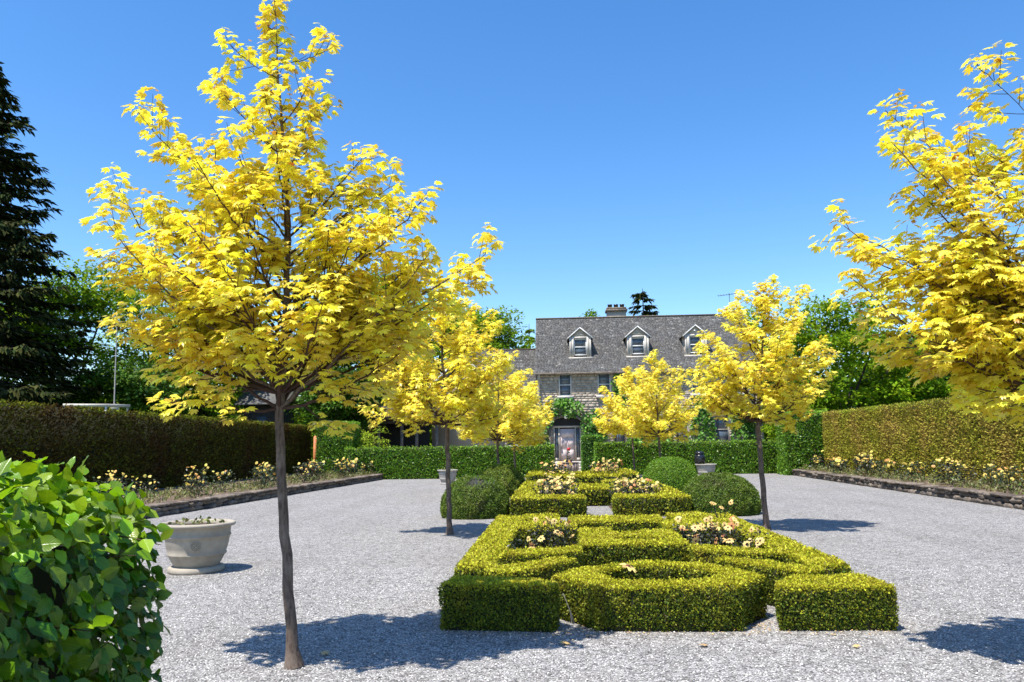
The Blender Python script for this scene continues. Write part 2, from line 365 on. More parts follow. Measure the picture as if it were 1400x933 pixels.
_nd = np.random.default_rng(5); _K = _nd.normal(size=(24, 3)); _PH = _nd.uniform(0, 6.28, 24)
def nz(P, s=1.0, o=0):
    """smooth noise about -1..1"""
    v = 0
    for i in range(8): k = _K[(i + o) % 24]; v = v + np.sin(P @ (k * s * (1 + .35 * i)) + _PH[(i * 3 + o) % 24]) / (1 + .25 * i)
    return v / 3.0
def tri_sample(V, T, n, rng):
    a, b, c = V[T[:, 0]], V[T[:, 1]], V[T[:, 2]]
    cr = np.cross(b - a, c - a); ar = np.linalg.norm(cr, axis=1); i = rng.choice(len(T), n, p=ar / ar.sum())
    u, v = rng.random(n), rng.random(n); f = u + v > 1; u[f] = 1 - u[f]; v[f] = 1 - v[f]
    return a[i] + u[:, None] * (b - a)[i] + v[:, None] * (c - a)[i], norm(cr[i]), ar.sum() / 2
def inpoly(x, y, poly):
    r = np.zeros(len(x), bool); n = len(poly)
    for i in range(n):
        x0, y0 = poly[i]; x1, y1 = poly[(i + 1) % n]
        if y0 == y1: continue
        c = ((y0 > y) != (y1 > y)) & (x < (x1 - x0) * (y - y0) / (y1 - y0) + x0); r ^= c
    return r
def shell_leaves(P, Nn, size, rng, out=0.6, up=0.3, flat=1.0, rnd=0.7):
    """leaf axis mostly along the surface and outwards, blade facing out/up"""
    n = len(P); d = Nn * out + rng.normal(size=(n, 3)) * rnd + np.array([0, 0, up]) * (1 - np.abs(Nn[:, 2:3])); nn = Nn * flat + rng.normal(size=(n, 3)) * 0.55 + np.array([0, 0, .25])
    return frames(d, nn)

# prism triangles from polygon (convex or star-shaped around its centroid)
def poly_tris(poly, z0, z1):
    n = len(poly); c = np.mean(poly, 0)
    V = [(x, y, z1) for x, y in poly] + [(x, y, z0) for x, y in poly] + [(c[0], c[1], z1)]
    T = [(i, (i + 1) % n, 2 * n) for i in range(n)]
    for i in range(n): j = (i + 1) % n; T += [(i, n + i, n + j), (i, n + j, j)]
    return np.array(V, float), np.array(T)
def ccw(poly):
    a = sum(poly[i][0] * poly[(i + 1) % len(poly)][1] - poly[(i + 1) % len(poly)][0] * poly[i][1] for i in range(len(poly)))
    return poly if a > 0 else poly[::-1]
def shrink(poly, d):
    p = np.array(poly, float); n = len(p); out = []
    for i in range(n):
        e0 = p[i] - p[i - 1]; e1 = p[(i + 1) % n] - p[i]
        n0 = np.array([-e0[1], e0[0]]) / np.linalg.norm(e0); n1 = np.array([-e1[1], e1[0]]) / np.linalg.norm(e1)
        b = n0 + n1; b /= max(np.dot(b, n0), .35) * 1.0 if np.linalg.norm(b) > 1e-6 else 1; out.append(tuple(p[i] + b * d))
    return out

ALLPOLY = []
def box_hedge(name, pieces, h, label, mat='box', group='clipped box hedges of the parterres', seed=0, lsize=0.0228, kmin=7.5, cat='box hedge', cov=1.55, others=()):
    """a clipped low hedge: dark twiggy core and thousands of small leaves on top and sides"""
    rng = np.random.default_rng(seed + 11)
    pieces = [ccw(p) for p in pieces]
    c = np.mean(np.concatenate([np.array(p) for p in pieces]), 0); base = (c[0], c[1], 0)
    root = empty(name, base); tag(root, label, cat, group)
    core = MB(); Ps = []; Ns = []; Ss = []; Ts = []
    for k, p in enumerate(pieces):
        hk = h + (k % 5) * 0.003
        core.prism(shrink(p, 0.022), 0, hk - 0.022)
        V, T = poly_tris(p, 0.0, hk)
        cnt = np.mean(p, 0); D = max(1.0, math.hypot(*cnt) / kmin); s = lsize * D
        _, _, area = tri_sample(V, T, 2, rng)
        n = int(area * cov / (s * s * .64 * .5 * .8))
        P, Nn, _ = tri_sample(V, T, n, rng)
        keep = np.ones(n, bool)
        side = np.abs(Nn[:, 2]) < .5
        for j, q in enumerate(pieces):
            if j == k: continue
            ins = inpoly(P[:, 0] + Nn[:, 0] * .03, P[:, 1] + Nn[:, 1] * .03, q)
            keep &= ~(ins & side)
            if j < k: keep &= ~(ins & ~side)
        P, Nn = P[keep], Nn[keep]; n = len(P); side = side[keep]
        und = nz(P, 7, k) * .010 + nz(P, 2.2, 3) * .010
        # soften the arris and let the foot draw in
        dz = hk - P[:, 2]
        und = und - np.where(side, np.exp(-dz / .02) * .014, 0) - np.where(side, np.exp(-P[:, 2] / .05) * .03, 0)
        jit = rng.normal(size=n) * .005 * D - .002
        jit += np.where(rng.random(n) < .04, rng.random(n) * .018 * D, 0)
        P = P + Nn * (und + jit)[:, None]
        P[:, 2] = np.maximum(P[:, 2], 0.01)
        Ps.append(P); Ns.append(Nn); Ss.append(np.full(n, s) * rng.uniform(.7, 1.25, n))
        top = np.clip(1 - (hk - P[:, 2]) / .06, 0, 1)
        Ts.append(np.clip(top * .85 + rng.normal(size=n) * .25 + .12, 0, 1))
    P = np.concatenate(Ps); Nn = np.concatenate(Ns)
    core.link('hedge_core', M['hedge_core'], root, base)
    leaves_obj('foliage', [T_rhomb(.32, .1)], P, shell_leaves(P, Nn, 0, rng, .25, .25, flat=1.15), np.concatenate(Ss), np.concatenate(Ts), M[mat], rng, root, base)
    return root
def inst_children(root, base, name, meshes, P, F, S, rng, label=None):
    for i in range(len(P)):
        o = bpy.data.objects.new(name, meshes[int(rng.integers(len(meshes)))]); COL.objects.link(o); o.parent = root
        Rm = Matrix([[F[i, c, r] for c in range(3)] for r in range(3)]).to_4x4()
        o.matrix_basis = Matrix.Translation(Vector(P[i]) - Vector(base)) @ Rm @ Matrix.Scale(float(S[i]), 4)
        if label: o['label'] = label
cmi = np.array(cam.matrix_world.inverted())
def in_frame(P, m=1.02):
    q = np.c_[P, np.ones(len(P))] @ cmi.T; z = -q[:, 2]
    x = q[:, 0] / z * 1.5; y = q[:, 1] / z * 1.5          # sensor 36 -> half width 1 at lens 27: tan = 18/27
    return (z > .2) & (np.abs(x) < m) & (np.abs(y) < m * .667)

# ================================================================== GROUND
AX = 0.86
def sheet(name, x0, x1, y0, y1, z, mat, nx=1, ny=1, amp=0.0):
    X, Y = np.meshgrid(np.linspace(x0, x1, nx + 1), np.linspace(y0, y1, ny + 1)); V = np.stack([X.ravel(), Y.ravel(), np.full(X.size, z)], 1)
    if amp: V[:, 2] += nz(V, .6) * amp
    i, j = np.meshgrid(np.arange(nx), np.arange(ny)); k = (j * (nx + 1) + i).ravel()
    return structure(link(name, build_mesh(name, V, [np.stack([k, k + 1, k + nx + 2, k + nx + 1], 1)], mat, smooth=True)))
sheet('lawn', -900, 900, -300, 1500, -0.012, M['lawn'])
sheet('gravel_yard', -20, 18, -12, 47, 0.0, M['gravel'])

def bed_edge_left(y): return -9.85 + (y - 18) * (0.93 / 21.4)       # x of the stone border
def bed_edge_right(y): return 10.42 + (y - 18) * (0.86 / 25)
for side, fn, back, y0, y1 in (('left', bed_edge_left, -14.2, 2, 39.4), ('right', bed_edge_right, 13.6, 2, 41.5)):
    ys = np.linspace(y0, y1, 60); xs = np.linspace(0, 1, 9); V = []
    for y in ys:
        for t in xs:
            x = fn(y) * (1 - t) + back * t; x += (-.12 if side == 'left' else .12) * (1 - t)
            V.append((x, y, .26 + .05 * t))
    V = np.array(V); V[:, 2] += nz(V, 2.5) * .02
    k = np.array([[i * 9 + j for j in range(8)] for i in range(59)]).ravel(); q = np.stack([k, k + 1, k + 10, k + 9], 1)
    if side == 'left': q = q[:, ::-1]
    structure(link('flower_bed_soil', build_mesh('flower_bed_soil', V, [q], M['soil'], smooth=True)))

# loose stones lying in the nearest gravel
rng = np.random.default_rng(3)
n = 38000
y = 4.7 + 5.8 * rng.random(n) ** 1.25; x = (rng.random(n) - .5) * 2 * (y * .80) + y * -.06
P = np.stack([x, y, rng.uniform(-.001, .006, n)], 1)
O = np.array([(1, 0, 0), (0, 1, 0), (-1, 0, 0), (0, -1, 0), (0, 0, .7), (0, 0, -.7)], float) * .5
OT = np.array([(0, 1, 4), (1, 2, 4), (2, 3, 4), (3, 0, 4)])
Fr = frames(rng.normal(size=(n, 3)) * (1, 1, .25), rng.normal(size=(n, 3)) * .3 + (0, 0, 1))
Sz = rng.uniform(.008, .018, n)
V, polys, idx, _ = place([(O[:5] * (1.2, .8, 1), [OT]), (O[:5] * (.9, 1.1, .8) + rng.normal(size=(5, 3)) * .05, [OT])], P, Fr, Sz, rng)
stuff(tag(link('gravel_stones', build_mesh('gravel_stones', V, polys, M['pebble'])), 'loose grey crushed gravel scattered over the near yard', 'gravel'))

# ================================================================== PARTERRES (clipped box)
def mir(p): return [(2 * AX - x, y) for x, y in p]
def near(pieces): return [[(x * 1.022, y * 1.025) for x, y in p] for p in pieces]
FL = [(-1.06, 6.80), (-.10, 6.72), (-.04, 6.82), (-.10, 6.95), (-.28, 7.10), (-.62, 7.18), (-1.0, 7.20)]
box_hedge('box_hedge', near([FL]), .388, 'front left corner block of the nearest box parterre, partly in tree shade', seed=1)
FR = [(1.80, 6.78), (2.76, 6.78), (2.76, 6.95), (2.70, 7.38), (2.1, 7.36), (1.86, 7.05)]
box_hedge('box_hedge', near([FR]), .362, 'front right corner block of the nearest box parterre, a clean clipped oblong', seed=2)
# ring round a hollow with a straight front
outer = [(.26, 6.76), (.54, 6.74), (.86, 6.74), (1.2, 6.74), (1.48, 6.76), (1.58, 6.96), (1.82, 7.28), (1.66, 7.64), (1.32, 7.96), (.87, 8.10), (.40, 7.96), (.06, 7.64), (-.10, 7.28), (.14, 6.98)]
inner = [(.44, 7.13), (.60, 7.03), (.87, 7.00), (1.14, 7.03), (1.30, 7.13), (1.40, 7.28), (1.44, 7.48), (1.34, 7.66), (1.14, 7.81), (.87, 7.86), (.60, 7.81), (.40, 7.66), (.30, 7.48), (.34, 7.28)]
ringp = [[outer[i], outer[(i + 1) % 14], inner[(i + 1) % 14], inner[i]] for i in range(14)]
def clean(pieces): return pieces
box_hedge('box_hedge', near(ringp), .372, 'ring-shaped box hedge with a straight front, one dahlia in its hollow', seed=3)
def side_pieces(back=13.45):
    p = [[(-1.06, 7.86), (-.70, 7.80), (-.66, back), (-1.08, back)],
         [(-.74, 7.84), (-.74, 7.62), (-.50, 7.50), (-.24, 7.80), (-.06, 8.06), (.14, 8.32), (-.02, 8.50), (-.30, 8.20), (-.5, 7.98)],
         [(-.68, 8.68), (-.2, 8.72), (.22, 9.02), (.22, 9.42), (-.40, 9.06), (-.66, 8.98)],
         [(-.66, 11.4), (.2, 11.4), (.2, 12.25), (-.66, 12.2)],
         [(-.66, 12.6), (-.06, 12.6), (-.06, back), (-.66, back)],
         [(-.45, 12.2), (-.06, 12.2), (-.06, 12.6), (-.45, 12.6)]]
    return p
SP = side_pieces()
box_hedge('box_hedge', near(SP), .372, 'left side hedge of the nearest parterre enclosing a dahlia pocket', seed=4)
box_hedge('box_hedge', near([mir(p) for p in SP]), .372, 'right side hedge of the nearest parterre beside the cream dahlias', seed=5)
CT = [[(.24, 9.42), (1.50, 9.42), (1.50, 9.78), (.24, 9.78)], [(.24, 9.78), (.62, 9.78), (.62, 10.05), (.24, 10.05)], [(1.30, 9.78), (1.50, 9.78), (1.50, 10.05), (1.30, 10.05)],
      [(.24, 10.05), (1.50, 10.05), (1.50, 10.5), (.24, 10.5)], [(.24, 10.5), (.68, 10.5), (.68, 11.05), (.24, 11.05)], [(1.08, 10.5), (1.50, 10.5), (1.50, 10.95), (1.08, 10.95)]]
box_hedge('box_hedge', near(CT), .39, 'notched centre block of the nearest parterre right behind the ring', seed=6)
box_hedge('box_hedge', near([[(.12, 12.3), (1.6, 12.3), (1.6, 13.2), (.12, 13.2)]]), .372, 'straight box bar closing the back of the nearest parterre', seed=7)
# second parterre
U2 = [[(-1.12, 17.5), (.52, 17.5), (.52, 18.25), (-1.12, 18.25)], [(-1.12, 18.25), (-.62, 18.25), (-.62, 25), (-1.12, 25)], [(-.62, 20.9), (-.05, 20.9), (-.05, 21.5), (-.62, 21.5)], [(-.62, 24.2), (.4, 24.2), (.4, 25), (-.62, 25)]]
g2 = 'clipped box hedges of the parterres'
box_hedge('box_hedge', U2, .42, 'left half of the second parterre with its long straight front face', seed=8, lsize=.0235)
box_hedge('box_hedge', [mir(p) for p in U2], .42, 'right half of the second parterre in front of the bright green dome', seed=9, lsize=.0235)
box_hedge('box_hedge', [[(-.04, 20.6), (1.76, 20.6), (1.76, 21.4), (-.04, 21.4)]], .43, 'crossbar of the second parterre seen through the gap between its halves', seed=10, lsize=.0235)
box_hedge('box_hedge', [[(-.04, 22.6), (1.76, 22.6), (1.76, 23.4), (-.04, 23.4)]], .40, 'thin rear crossbar of the second parterre, just behind the first crossbar', seed=12, lsize=.0235)
# third parterre
U3 = [[(-1.3, 30.6), (-.4, 30.6), (-.4, 31.4), (-1.3, 31.4)], [(-1.3, 31.4), (-.7, 31.4), (-.7, 36), (-1.3, 36)], [(-.7, 35.2), (.3, 35.2), (.3, 36), (-.7, 36)]]
box_hedge('box_hedge', U3, .42, 'left end of the farthest parterre near the house steps', seed=13, lsize=.0235)
box_hedge('box_hedge', [mir(p) for p in U3], .42, 'right end of the farthest parterre below the orange dahlias', seed=14, lsize=.0235)
box_hedge('box_hedge', [[(-.35, 29.2), (2.07, 29.2), (2.07, 30.2), (-.35, 30.2)]], .41, 'wide front bar of the farthest parterre', seed=15, lsize=.0235)
box_hedge('box_hedge', [[(-.35, 32.2), (2.07, 32.2), (2.07, 33.2), (-.35, 33.2)]], .40, 'rear bar of the farthest parterre in front of the stone drum', seed=16, lsize=.0235)
# bare stem seen at the ring's left foot
mb = MB()
for k in range(5):
    a = random.Random(k); x0, y0 = -.02 + a.uniform(-.06, .12), 7.16 + a.uniform(-.05, .1)
    mb.tube([(x0, y0 - .0, 0), (x0 + a.uniform(-.04, .02), y0 - .05, .12), (x0 - .06 + a.uniform(-.05, .09), y0 - .03, .27)], [.006, .0045, .002], 5)
tag(mb.link('bare_stem', M['potgrey']), 'pale bare woody stems at the left foot of the ring hedge', 'stem')
# mulch inside the planted pockets
for i, q in enumerate([(-.68, .26, 9.2, 11.7), (1.5, 2.44, 9.2, 11.7), (.3, 1.46, 7.15, 8.15), (-.62, .5, 18.25, 24.2), (1.22, 2.34, 18.25, 24.2), (-.7, .3, 31.4, 35.2), (1.42, 2.42, 31.4, 35.2)]):
    sheet('planting_soil', q[0], q[1], q[2], q[3], .012, M['mulch'])

# ================================================================== DOMES
def dome(cx, cy, rx, h, mat, label, seed, ls=.035, skirt=.0, bare=False):
    rng = np.random.default_rng(seed); root = empty('topiary_dome', (cx, cy, 0)); tag(root, label, 'topiary', 'clipped dome shrubs along the parterres')
    nv, na = 14, 40; ph = np.linspace(0, math.pi / 2, nv); V = []
    for p in ph:
        r = rx * (math.cos(p) ** .72) ; z = h * math.sin(p) ** .95
        if p < .25: r *= .93 + .28 * p
        for a in np.arange(na) * 2 * math.pi / na: V.append((cx + r * math.cos(a), cy + r * math.sin(a), z))
    V = np.array(V); T = []
    for i in range(nv - 1):
        for j in range(na):
            k = (j + 1) % na; a, b, c, d = i * na + j, i * na + k, (i + 1) * na + k, (i + 1) * na + j; T += [(a, b, c), (a, c, d)]
    T = np.array(T)
    cc = np.array([cx, cy, 0]); core = (V - cc) * .95 + cc
    link('hedge_core', build_mesh('hedge_core', core, [T], M['hedge_core'], smooth=True), root, root.location)
    D = math.hypot(cx, cy) / 17; s = ls * D
    _, _, area = tri_sample(V, T, 2, rng); n = int(area * 2.0 / (s * s * .64 * .5 * .8))
    P, Nn, _ = tri_sample(V, T, n, rng)
    lump = nz(P, 9, 2)
    amp = .034 if mat != 'dome_bright' else .008
    P = P + Nn * (lump * amp + rng.normal(size=n) * .012)[:, None]; P[:, 2] = np.maximum(P[:, 2], .01)
    if bare:                                      # thin twiggy patch near the top
        b = np.linalg.norm((P - (cx + .05, cy - rx * .45, h * .82)) * (1, 1, .8), axis=1)
        keep = (b > .16 + .13 * rng.random(n)); P, Nn, lump = P[keep], Nn[keep], lump[keep]; n = len(P)
        mb = MB()
        for k in range(60):
            a = rng.uniform(0, 6.28); q = np.array([cx + .05 + rng.normal() * .12, cy - rx * .45 + rng.normal() * .08, h * .80 + rng.normal() * .08])
            mb.tube([q - (0, -.1, .12), q, q + (rng.normal() * .05, -.05, .1)], [.006, .005, .003], 4)
        stuff(mb.link('twigs', M['potgrey'], root, root.location))
    leaves_obj('foliage', [T_rhomb(.26, .08)], P, shell_leaves(P, Nn, 0, rng, .3, .15, flat=1.7), s * rng.uniform(.7, 1.3, n), np.clip(lump * .5 + .4 + rng.normal(size=n) * .2, 0, 1), M[mat], rng, root, root.location)
dome(-1.97, 17.9, .80, .88, 'yew_dome', 'dark yew dome with a bare twiggy patch, behind the left slim tree trunk', 21, bare=True)
dome(-1.90, 24.9, .80, .95, 'dome_mid', 'smaller-looking yew dome behind the left near dome, before the pale trunk', 22)
dome(3.62, 18.2, .90, .87, 'yew_dome', 'broad dark yew dome beside the right slim tree trunk', 23)
dome(3.62, 26.2, .94, 1.12, 'dome_bright', 'smooth bright green dome in front of the pot with the black jar', 24, ls=.03)

# ================================================================== TALL HEDGES
def wall_hedge(name, x0, x1, y0, y1, h, mat, label, seed, ls, cat='hedge', cov=1.5, rnd=.6, skew=0, aspect=.32, group=None, undul=.03, faces='all', wmul=1.0):
    """skew: x shift from y0 to y1"""
    rng = np.random.default_rng(seed); cx, cy = (x0 + x1) / 2 + skew / 2, (y0 + y1) / 2
    root = empty(name, (cx, cy, 0)); tag(root, label, cat, group)
    poly = [(x0, y0), (x1, y0), (x1 + skew, y1), (x0 + skew, y1)]
    MB().prism(shrink(poly, .05), 0, h - .05).link('hedge_core', M['hedge_core'], root, root.location)
    V, T = poly_tris(poly, 0, h)
    _, _, area = tri_sample(V, T, 2, rng); n = int(area * cov / (ls * ls * aspect * .8))
    P, Nn, _ = tri_sample(V, T, n, rng)
    # drop what no one can see: the faces turned away
    mid = P; vis = ((CAM - mid) * Nn).sum(1) > -6 if faces == 'all' else ((CAM - mid) * Nn).sum(1) > 0
    keep = vis & in_frame(P, 1.3); P, Nn = P[keep], Nn[keep]; n = len(P)
    P = P + Nn * (nz(P, 2.5, 1) * undul + rng.normal(size=n) * ls * (.22 if aspect > .25 else .10))[:, None]
    P[:, 2] = np.maximum(P[:, 2], .02)
    leaves_obj('foliage', [T_rhomb(aspect, .08)], P, shell_leaves(P, Nn, 0, rng, .3, .3, rnd=rnd, flat=1.0), ls * rng.uniform(.7, 1.3, n),
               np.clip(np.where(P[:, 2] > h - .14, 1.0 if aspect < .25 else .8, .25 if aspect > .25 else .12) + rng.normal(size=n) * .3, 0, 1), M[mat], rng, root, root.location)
    return root
wall_hedge('hedge', -16.0, -13.45, 6, 43, 2.86, 'thuja_shaded', 'long tall clipped hedge on the left, its face in deep shade', 31, .095, rnd=.32, aspect=.22, skew=-.6, cov=1.3, faces='f')
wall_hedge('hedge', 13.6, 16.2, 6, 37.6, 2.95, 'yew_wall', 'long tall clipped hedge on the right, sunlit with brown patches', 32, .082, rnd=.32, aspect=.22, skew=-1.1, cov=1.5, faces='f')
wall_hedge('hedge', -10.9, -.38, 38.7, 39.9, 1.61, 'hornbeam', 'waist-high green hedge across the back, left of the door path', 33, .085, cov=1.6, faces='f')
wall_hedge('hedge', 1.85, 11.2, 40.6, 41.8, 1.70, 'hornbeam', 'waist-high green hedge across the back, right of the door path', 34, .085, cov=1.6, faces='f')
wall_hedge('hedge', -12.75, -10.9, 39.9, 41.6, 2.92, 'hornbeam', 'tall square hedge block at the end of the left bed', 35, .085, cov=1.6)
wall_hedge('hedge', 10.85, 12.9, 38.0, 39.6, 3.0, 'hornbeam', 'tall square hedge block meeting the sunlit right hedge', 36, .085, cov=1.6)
wall_hedge('hedge', 1.25, 2.35, 43.2, 44.6, 2.05, 'ivy', 'short upright clipped hedge just right of the front door', 37, .085, cov=1.6)
mb = MB(); mb.box(-13.12, -12.98, 40.55, 40.67, 0, 2.2); mb.add([(-13.12, 40.55, 2.2), (-12.98, 40.55, 2.2), (-12.98, 40.67, 2.2), (-13.12, 40.67, 2.2), (-13.05, 40.61, 2.28)], [[(0, 1, 4), (1, 2, 4), (2, 3, 4), (3, 0, 4)]])
tag(mb.link('wooden_post', M['rust']), 'orange wooden post at the far end of the dark left hedge', 'post')

# dry leaf bits and clippings caught at the hedge feet
rng = np.random.default_rng(19); n = 600
ed = np.array([(-1.1, 6.86, -.05, 6.80), (.2, 6.85, 1.5, 6.85), (1.8, 6.88, 2.84, 6.88), (2.92, 7.0, 2.92, 13.7), (-1.14, 6.9, -1.14, 13.4), (-.1, 6.7, .3, 7.2), (1.55, 6.8, 1.8, 7.2), (-1.0, 13.6, 2.8, 13.6)])
k = rng.integers(0, len(ed), n); t = rng.random(n)[:, None]; q = ed[k][:, :2] * (1 - t) + ed[k][:, 2:] * t + rng.normal(size=(n, 2)) * (.07, .06)
tag(leaves_obj('leaf_litter', [T_oval(.35, .15)], np.c_[q, rng.uniform(.005, .02, n)], frames(rng.normal(size=(n, 3)) * (1, 1, .1), rng.normal(size=(n, 3)) * .3 + (0, 0, 1)), rng.uniform(.008, .022, n), rng.random(n), M['litter'], rng), 'dry brown leaf bits and clippings along the feet of the box hedges', 'leaf litter')

# ================================================================== MAPLES
MT = [T_maple(True, 0, .30), T_maple(True, 2, .55), T_maple(True, 4, .15)]
MTL = [T_maple(False, 0, .30), T_maple(False, 3, .5)]
def T_far(c):
    pts = [(0, 1.0), (.13, .58), (.47, .78), (.36, .36), (.50, .18), (0, .08), (-.50, .18), (-.36, .36), (-.47, .78), (-.13, .58)]
    V = np.array([(x, y, -c * (x * x + (y - .3) ** 2)) for x, y in pts]); return V, [np.array([(1, 0, 9), (5, 4, 3), (7, 6, 5)]), np.array([(3, 2, 1, 5), (5, 9, 8, 7), (1, 9, 5, 5)])[:2]] if False else [np.array([(0, 9, 1), (1, 9, 5), (1, 3, 2), (9, 8, 7), (1, 5, 3), (9, 7, 5), (3, 5, 4), (7, 6, 5)])]
MTF = [T_far(.3), T_far(.5)]
MLEAF = [build_mesh('leaf', v, p, M['maple'], tint=np.full(len(v), t)) for (v, p), t in ((MT[0], 0.0), (MT[1], 0.08), (MT[2], 0.0))]
MLEAFB = [build_mesh('leaf', MT[1][0], MT[1][1], M['maple'], tint=np.full(len(MT[1][0]), .95))]

def bez(a, b, c, n):
    t = np.linspace(0, 1, n)[:, None]; return (1 - t) ** 2 * a + 2 * t * (1 - t) * b + t * t * c
def maple(base, trunk, tips, label, seed, near=False, leaf=.125, dens=1.0, wide=1.0, tr=.065, ntri=True, group='golden maples in two rows'):
    """trunk: points from the ground to the leader's tip; tips: where each main branch ends, with the height where it leaves the trunk"""
    rng = np.random.default_rng(seed); base = np.array(base, float)
    root = empty('maple_tree', base); tag(root, label, 'tree', group)
    tp = np.array(trunk, float); L = np.r_[0, np.cumsum(np.linalg.norm(np.diff(tp, axis=0), axis=1))]
    m = 40; s = np.linspace(0, L[-1], m); TP = np.stack([np.interp(s, L, tp[:, k]) for k in range(3)], 1)
    for _ in range(3): TP[1:-1] = (TP[:-2] + 2 * TP[1:-1] + TP[2:]) / 4
    TP[1:-1] += rng.normal(size=(m - 2, 3)) * .006
    Hh = TP[:, 2]; crown0 = min(t[3] for t in tips)
    rad = np.where(Hh < crown0, tr * (1 - .22 * Hh / crown0), tr * .78 * np.clip(1 - (Hh - crown0) / (Hh[-1] - crown0), 0.06, 1) ** .9)
    rad = rad + np.exp(-Hh / .07) * tr * .75
    mb = MB(); mb.tube(TP, rad, 10); mb.link('trunk', M['bark'], root, base, smooth=True)
    nodes = []                                            # (pos, outward dir, tipness)
    def add_twig(pts, n0, spacing, tipn):
        P = np.asarray(pts); Ls = np.r_[0, np.cumsum(np.linalg.norm(np.diff(P, axis=0), axis=1))]
        d = norm(P[-1] - P[-2]); u = L0 = n0 * Ls[-1]
        while u < Ls[-1]:
            q = np.array([np.interp(u, Ls, P[:, k]) for k in range(3)]); dd = norm(P[min(np.searchsorted(Ls, u), len(P) - 1)] - P[max(np.searchsorted(Ls, u) - 1, 0)])
            sd = norm(np.cross(dd, rng.normal(size=3)))
            for sg in (1, -1): nodes.append((q, norm(sd * sg + dd * .5 + (0, 0, .12)), 0.0))
            u += spacing * rng.uniform(.7, 1.3)
        for k in range(tipn):
            sd = norm(rng.normal(size=3)); nodes.append((P[-1], norm(sd * .8 + d * .8 + (0, 0, .1)), 1.0))
    if near: tips = [(x, y, z, float(np.clip(z - 1.2 * math.hypot(x - tp[2][0], y - tp[2][1]) + rng.uniform(-.1, .2), max(hz, 1.86) , Hh[-1] - .35)) + (rng.uniform(0, .35) if z > 2.8 else rng.uniform(0, .12))) for x, y, z, hz in tips]
    if near:
        for k in range(17):
            a = k * 2.4 + rng.uniform(-.4, .4); z = 2.5 + (Hh[-1] - 3.3) * k / 16; q = rng.uniform(.35, .75) * (1.15 - .5 * k / 16); cx_ = np.interp(z, Hh, TP[:, 0]); tips = list(tips) + [(cx_ + q * math.cos(a), base[1] + q * math.sin(a), z, max(1.9, z - 1.5 * q))]
    tips = list(tips)
    for (x, y, z, hz) in tips:
        i = int(np.argmin(abs(Hh - hz))); a = TP[i]; c = np.array([x, y, z], float); ln = np.linalg.norm(c - a)
        up = np.array([0, 0, 1.0]); mid = a + (c - a) * .5 + up * (-.10 * ln) + rng.normal(size=3) * .05 * ln
        B = bez(a, mid, c, 14); B[2:-1] += rng.normal(size=(11, 3)) * .006 * ln
        r0 = min(rad[i] * .5, .006 + .011 * ln); rr = np.linspace(r0, .0028, 14)
        bm = MB(); bm.tube(B, rr, 6)
        nsec = max(3, int(ln * 8.6 * wide)); add_twig(B[9:], 0.0, .06, 5)
        for k in range(nsec):
            t = .22 + .76 * (k + rng.random()) / nsec; f = t * 13; j = int(f); q = B[j] + (B[min(j + 1, 13)] - B[j]) * (f - j)
            bd = norm(B[min(j + 1, 13)] - B[max(j - 1, 0)]); sd = norm(np.cross(bd, rng.normal(size=3)))
            dl = (.17 + .36 * (1 - t)) * rng.uniform(.5, 1.25) * min(1.1, .4 + ln * .5)
            dv = norm(bd * .75 + sd * .85 + up * .18); e = q + dv * dl
            Q = bez(q, q + dv * dl * .5 - up * .03 * dl, e + up * .05 * dl, 5); bm.tube(Q, np.linspace(max(.003, rr[j] * .5), .0016, 5), 4, cap=False)
            add_twig(Q, .38, .054 / dens, 5)
            if dl > .33:
                for sg in (1, -1):
                    sd2 = norm(np.cross(dv, up) * sg + dv * .8 + up * .2); e2 = Q[2] + sd2 * dl * .5
                    bm.tube([Q[2], (Q[2] + e2) / 2, e2], [.0025, .002, .0014], 4, cap=False); add_twig([Q[2], (Q[2] + e2) / 2, e2], .35, .062 / dens, 3)
        bm.link('branch', M['twig'] if ln < 1.45 or not near else M['bark'], root, base, smooth=True)
    # twigs straight on the leader
    lead = MB()
    for i in range(m):
        if Hh[i] > crown0 + .55 * (Hh[-1] - crown0):
            for k in range(3):
                a = rng.uniform(0, 6.28); dv = norm(np.array([math.cos(a), math.sin(a), .75])); dl = rng.uniform(.08, .24) * (1.15 - .6 * (Hh[i] - crown0) / (Hh[-1] - crown0))
                Q = bez(TP[i], TP[i] + dv * dl * .5, TP[i] + dv * dl, 4); lead.tube(Q, [.004, .003, .0025, .0015], 4, cap=False); add_twig(Q, .3, .06, 4)
    if lead.V: stuff(lead.link('twigs', M['twig'], root, base))
    add_twig(TP[-6:], 0, .05, 6)
    P0 = np.array([q for q, d, t in nodes]); D0 = np.array([d for q, d, t in nodes]); tt = np.array([t for q, d, t in nodes]); n = len(P0)
    pet = leaf * rng.uniform(.35, .75, n)
    P = P0 + D0 * pet[:, None] + np.array([0, 0, .01])
    hor = norm(D0 * (1, 1, .0) + rng.normal(size=(n, 3)) * (.25, .25, .02))
    droop = rng.uniform(.0, .85, n)
    d = norm(hor - np.array([0, 0, 1.0]) * droop[:, None])
    nn = norm(np.array([0, 0, .75]) - np.array(SUND) * .75 + hor * droop[:, None] * .55 + rng.normal(size=(n, 3)) * .30)
    F = frames(d, nn); S = leaf * rng.uniform(.62, 1.25, n) * (1 - .25 * tt)
    # young bronze leaves at the upper shoot tips
    hfrac = (P0[:, 2] - crown0) / (Hh[-1] - crown0)
    bronze = (tt > .5) & (rng.random(n) < np.clip(.05 + .40 * hfrac, 0, .45) * (1 if near else .5))
    tint = np.where(bronze, rng.uniform(.6, 1.0, n), np.where(rng.random(n) < .12, rng.uniform(.1, .4, n), np.clip(rng.normal(size=n) * .07, 0, .25)))
    S = np.where(bronze, S * .6, S)
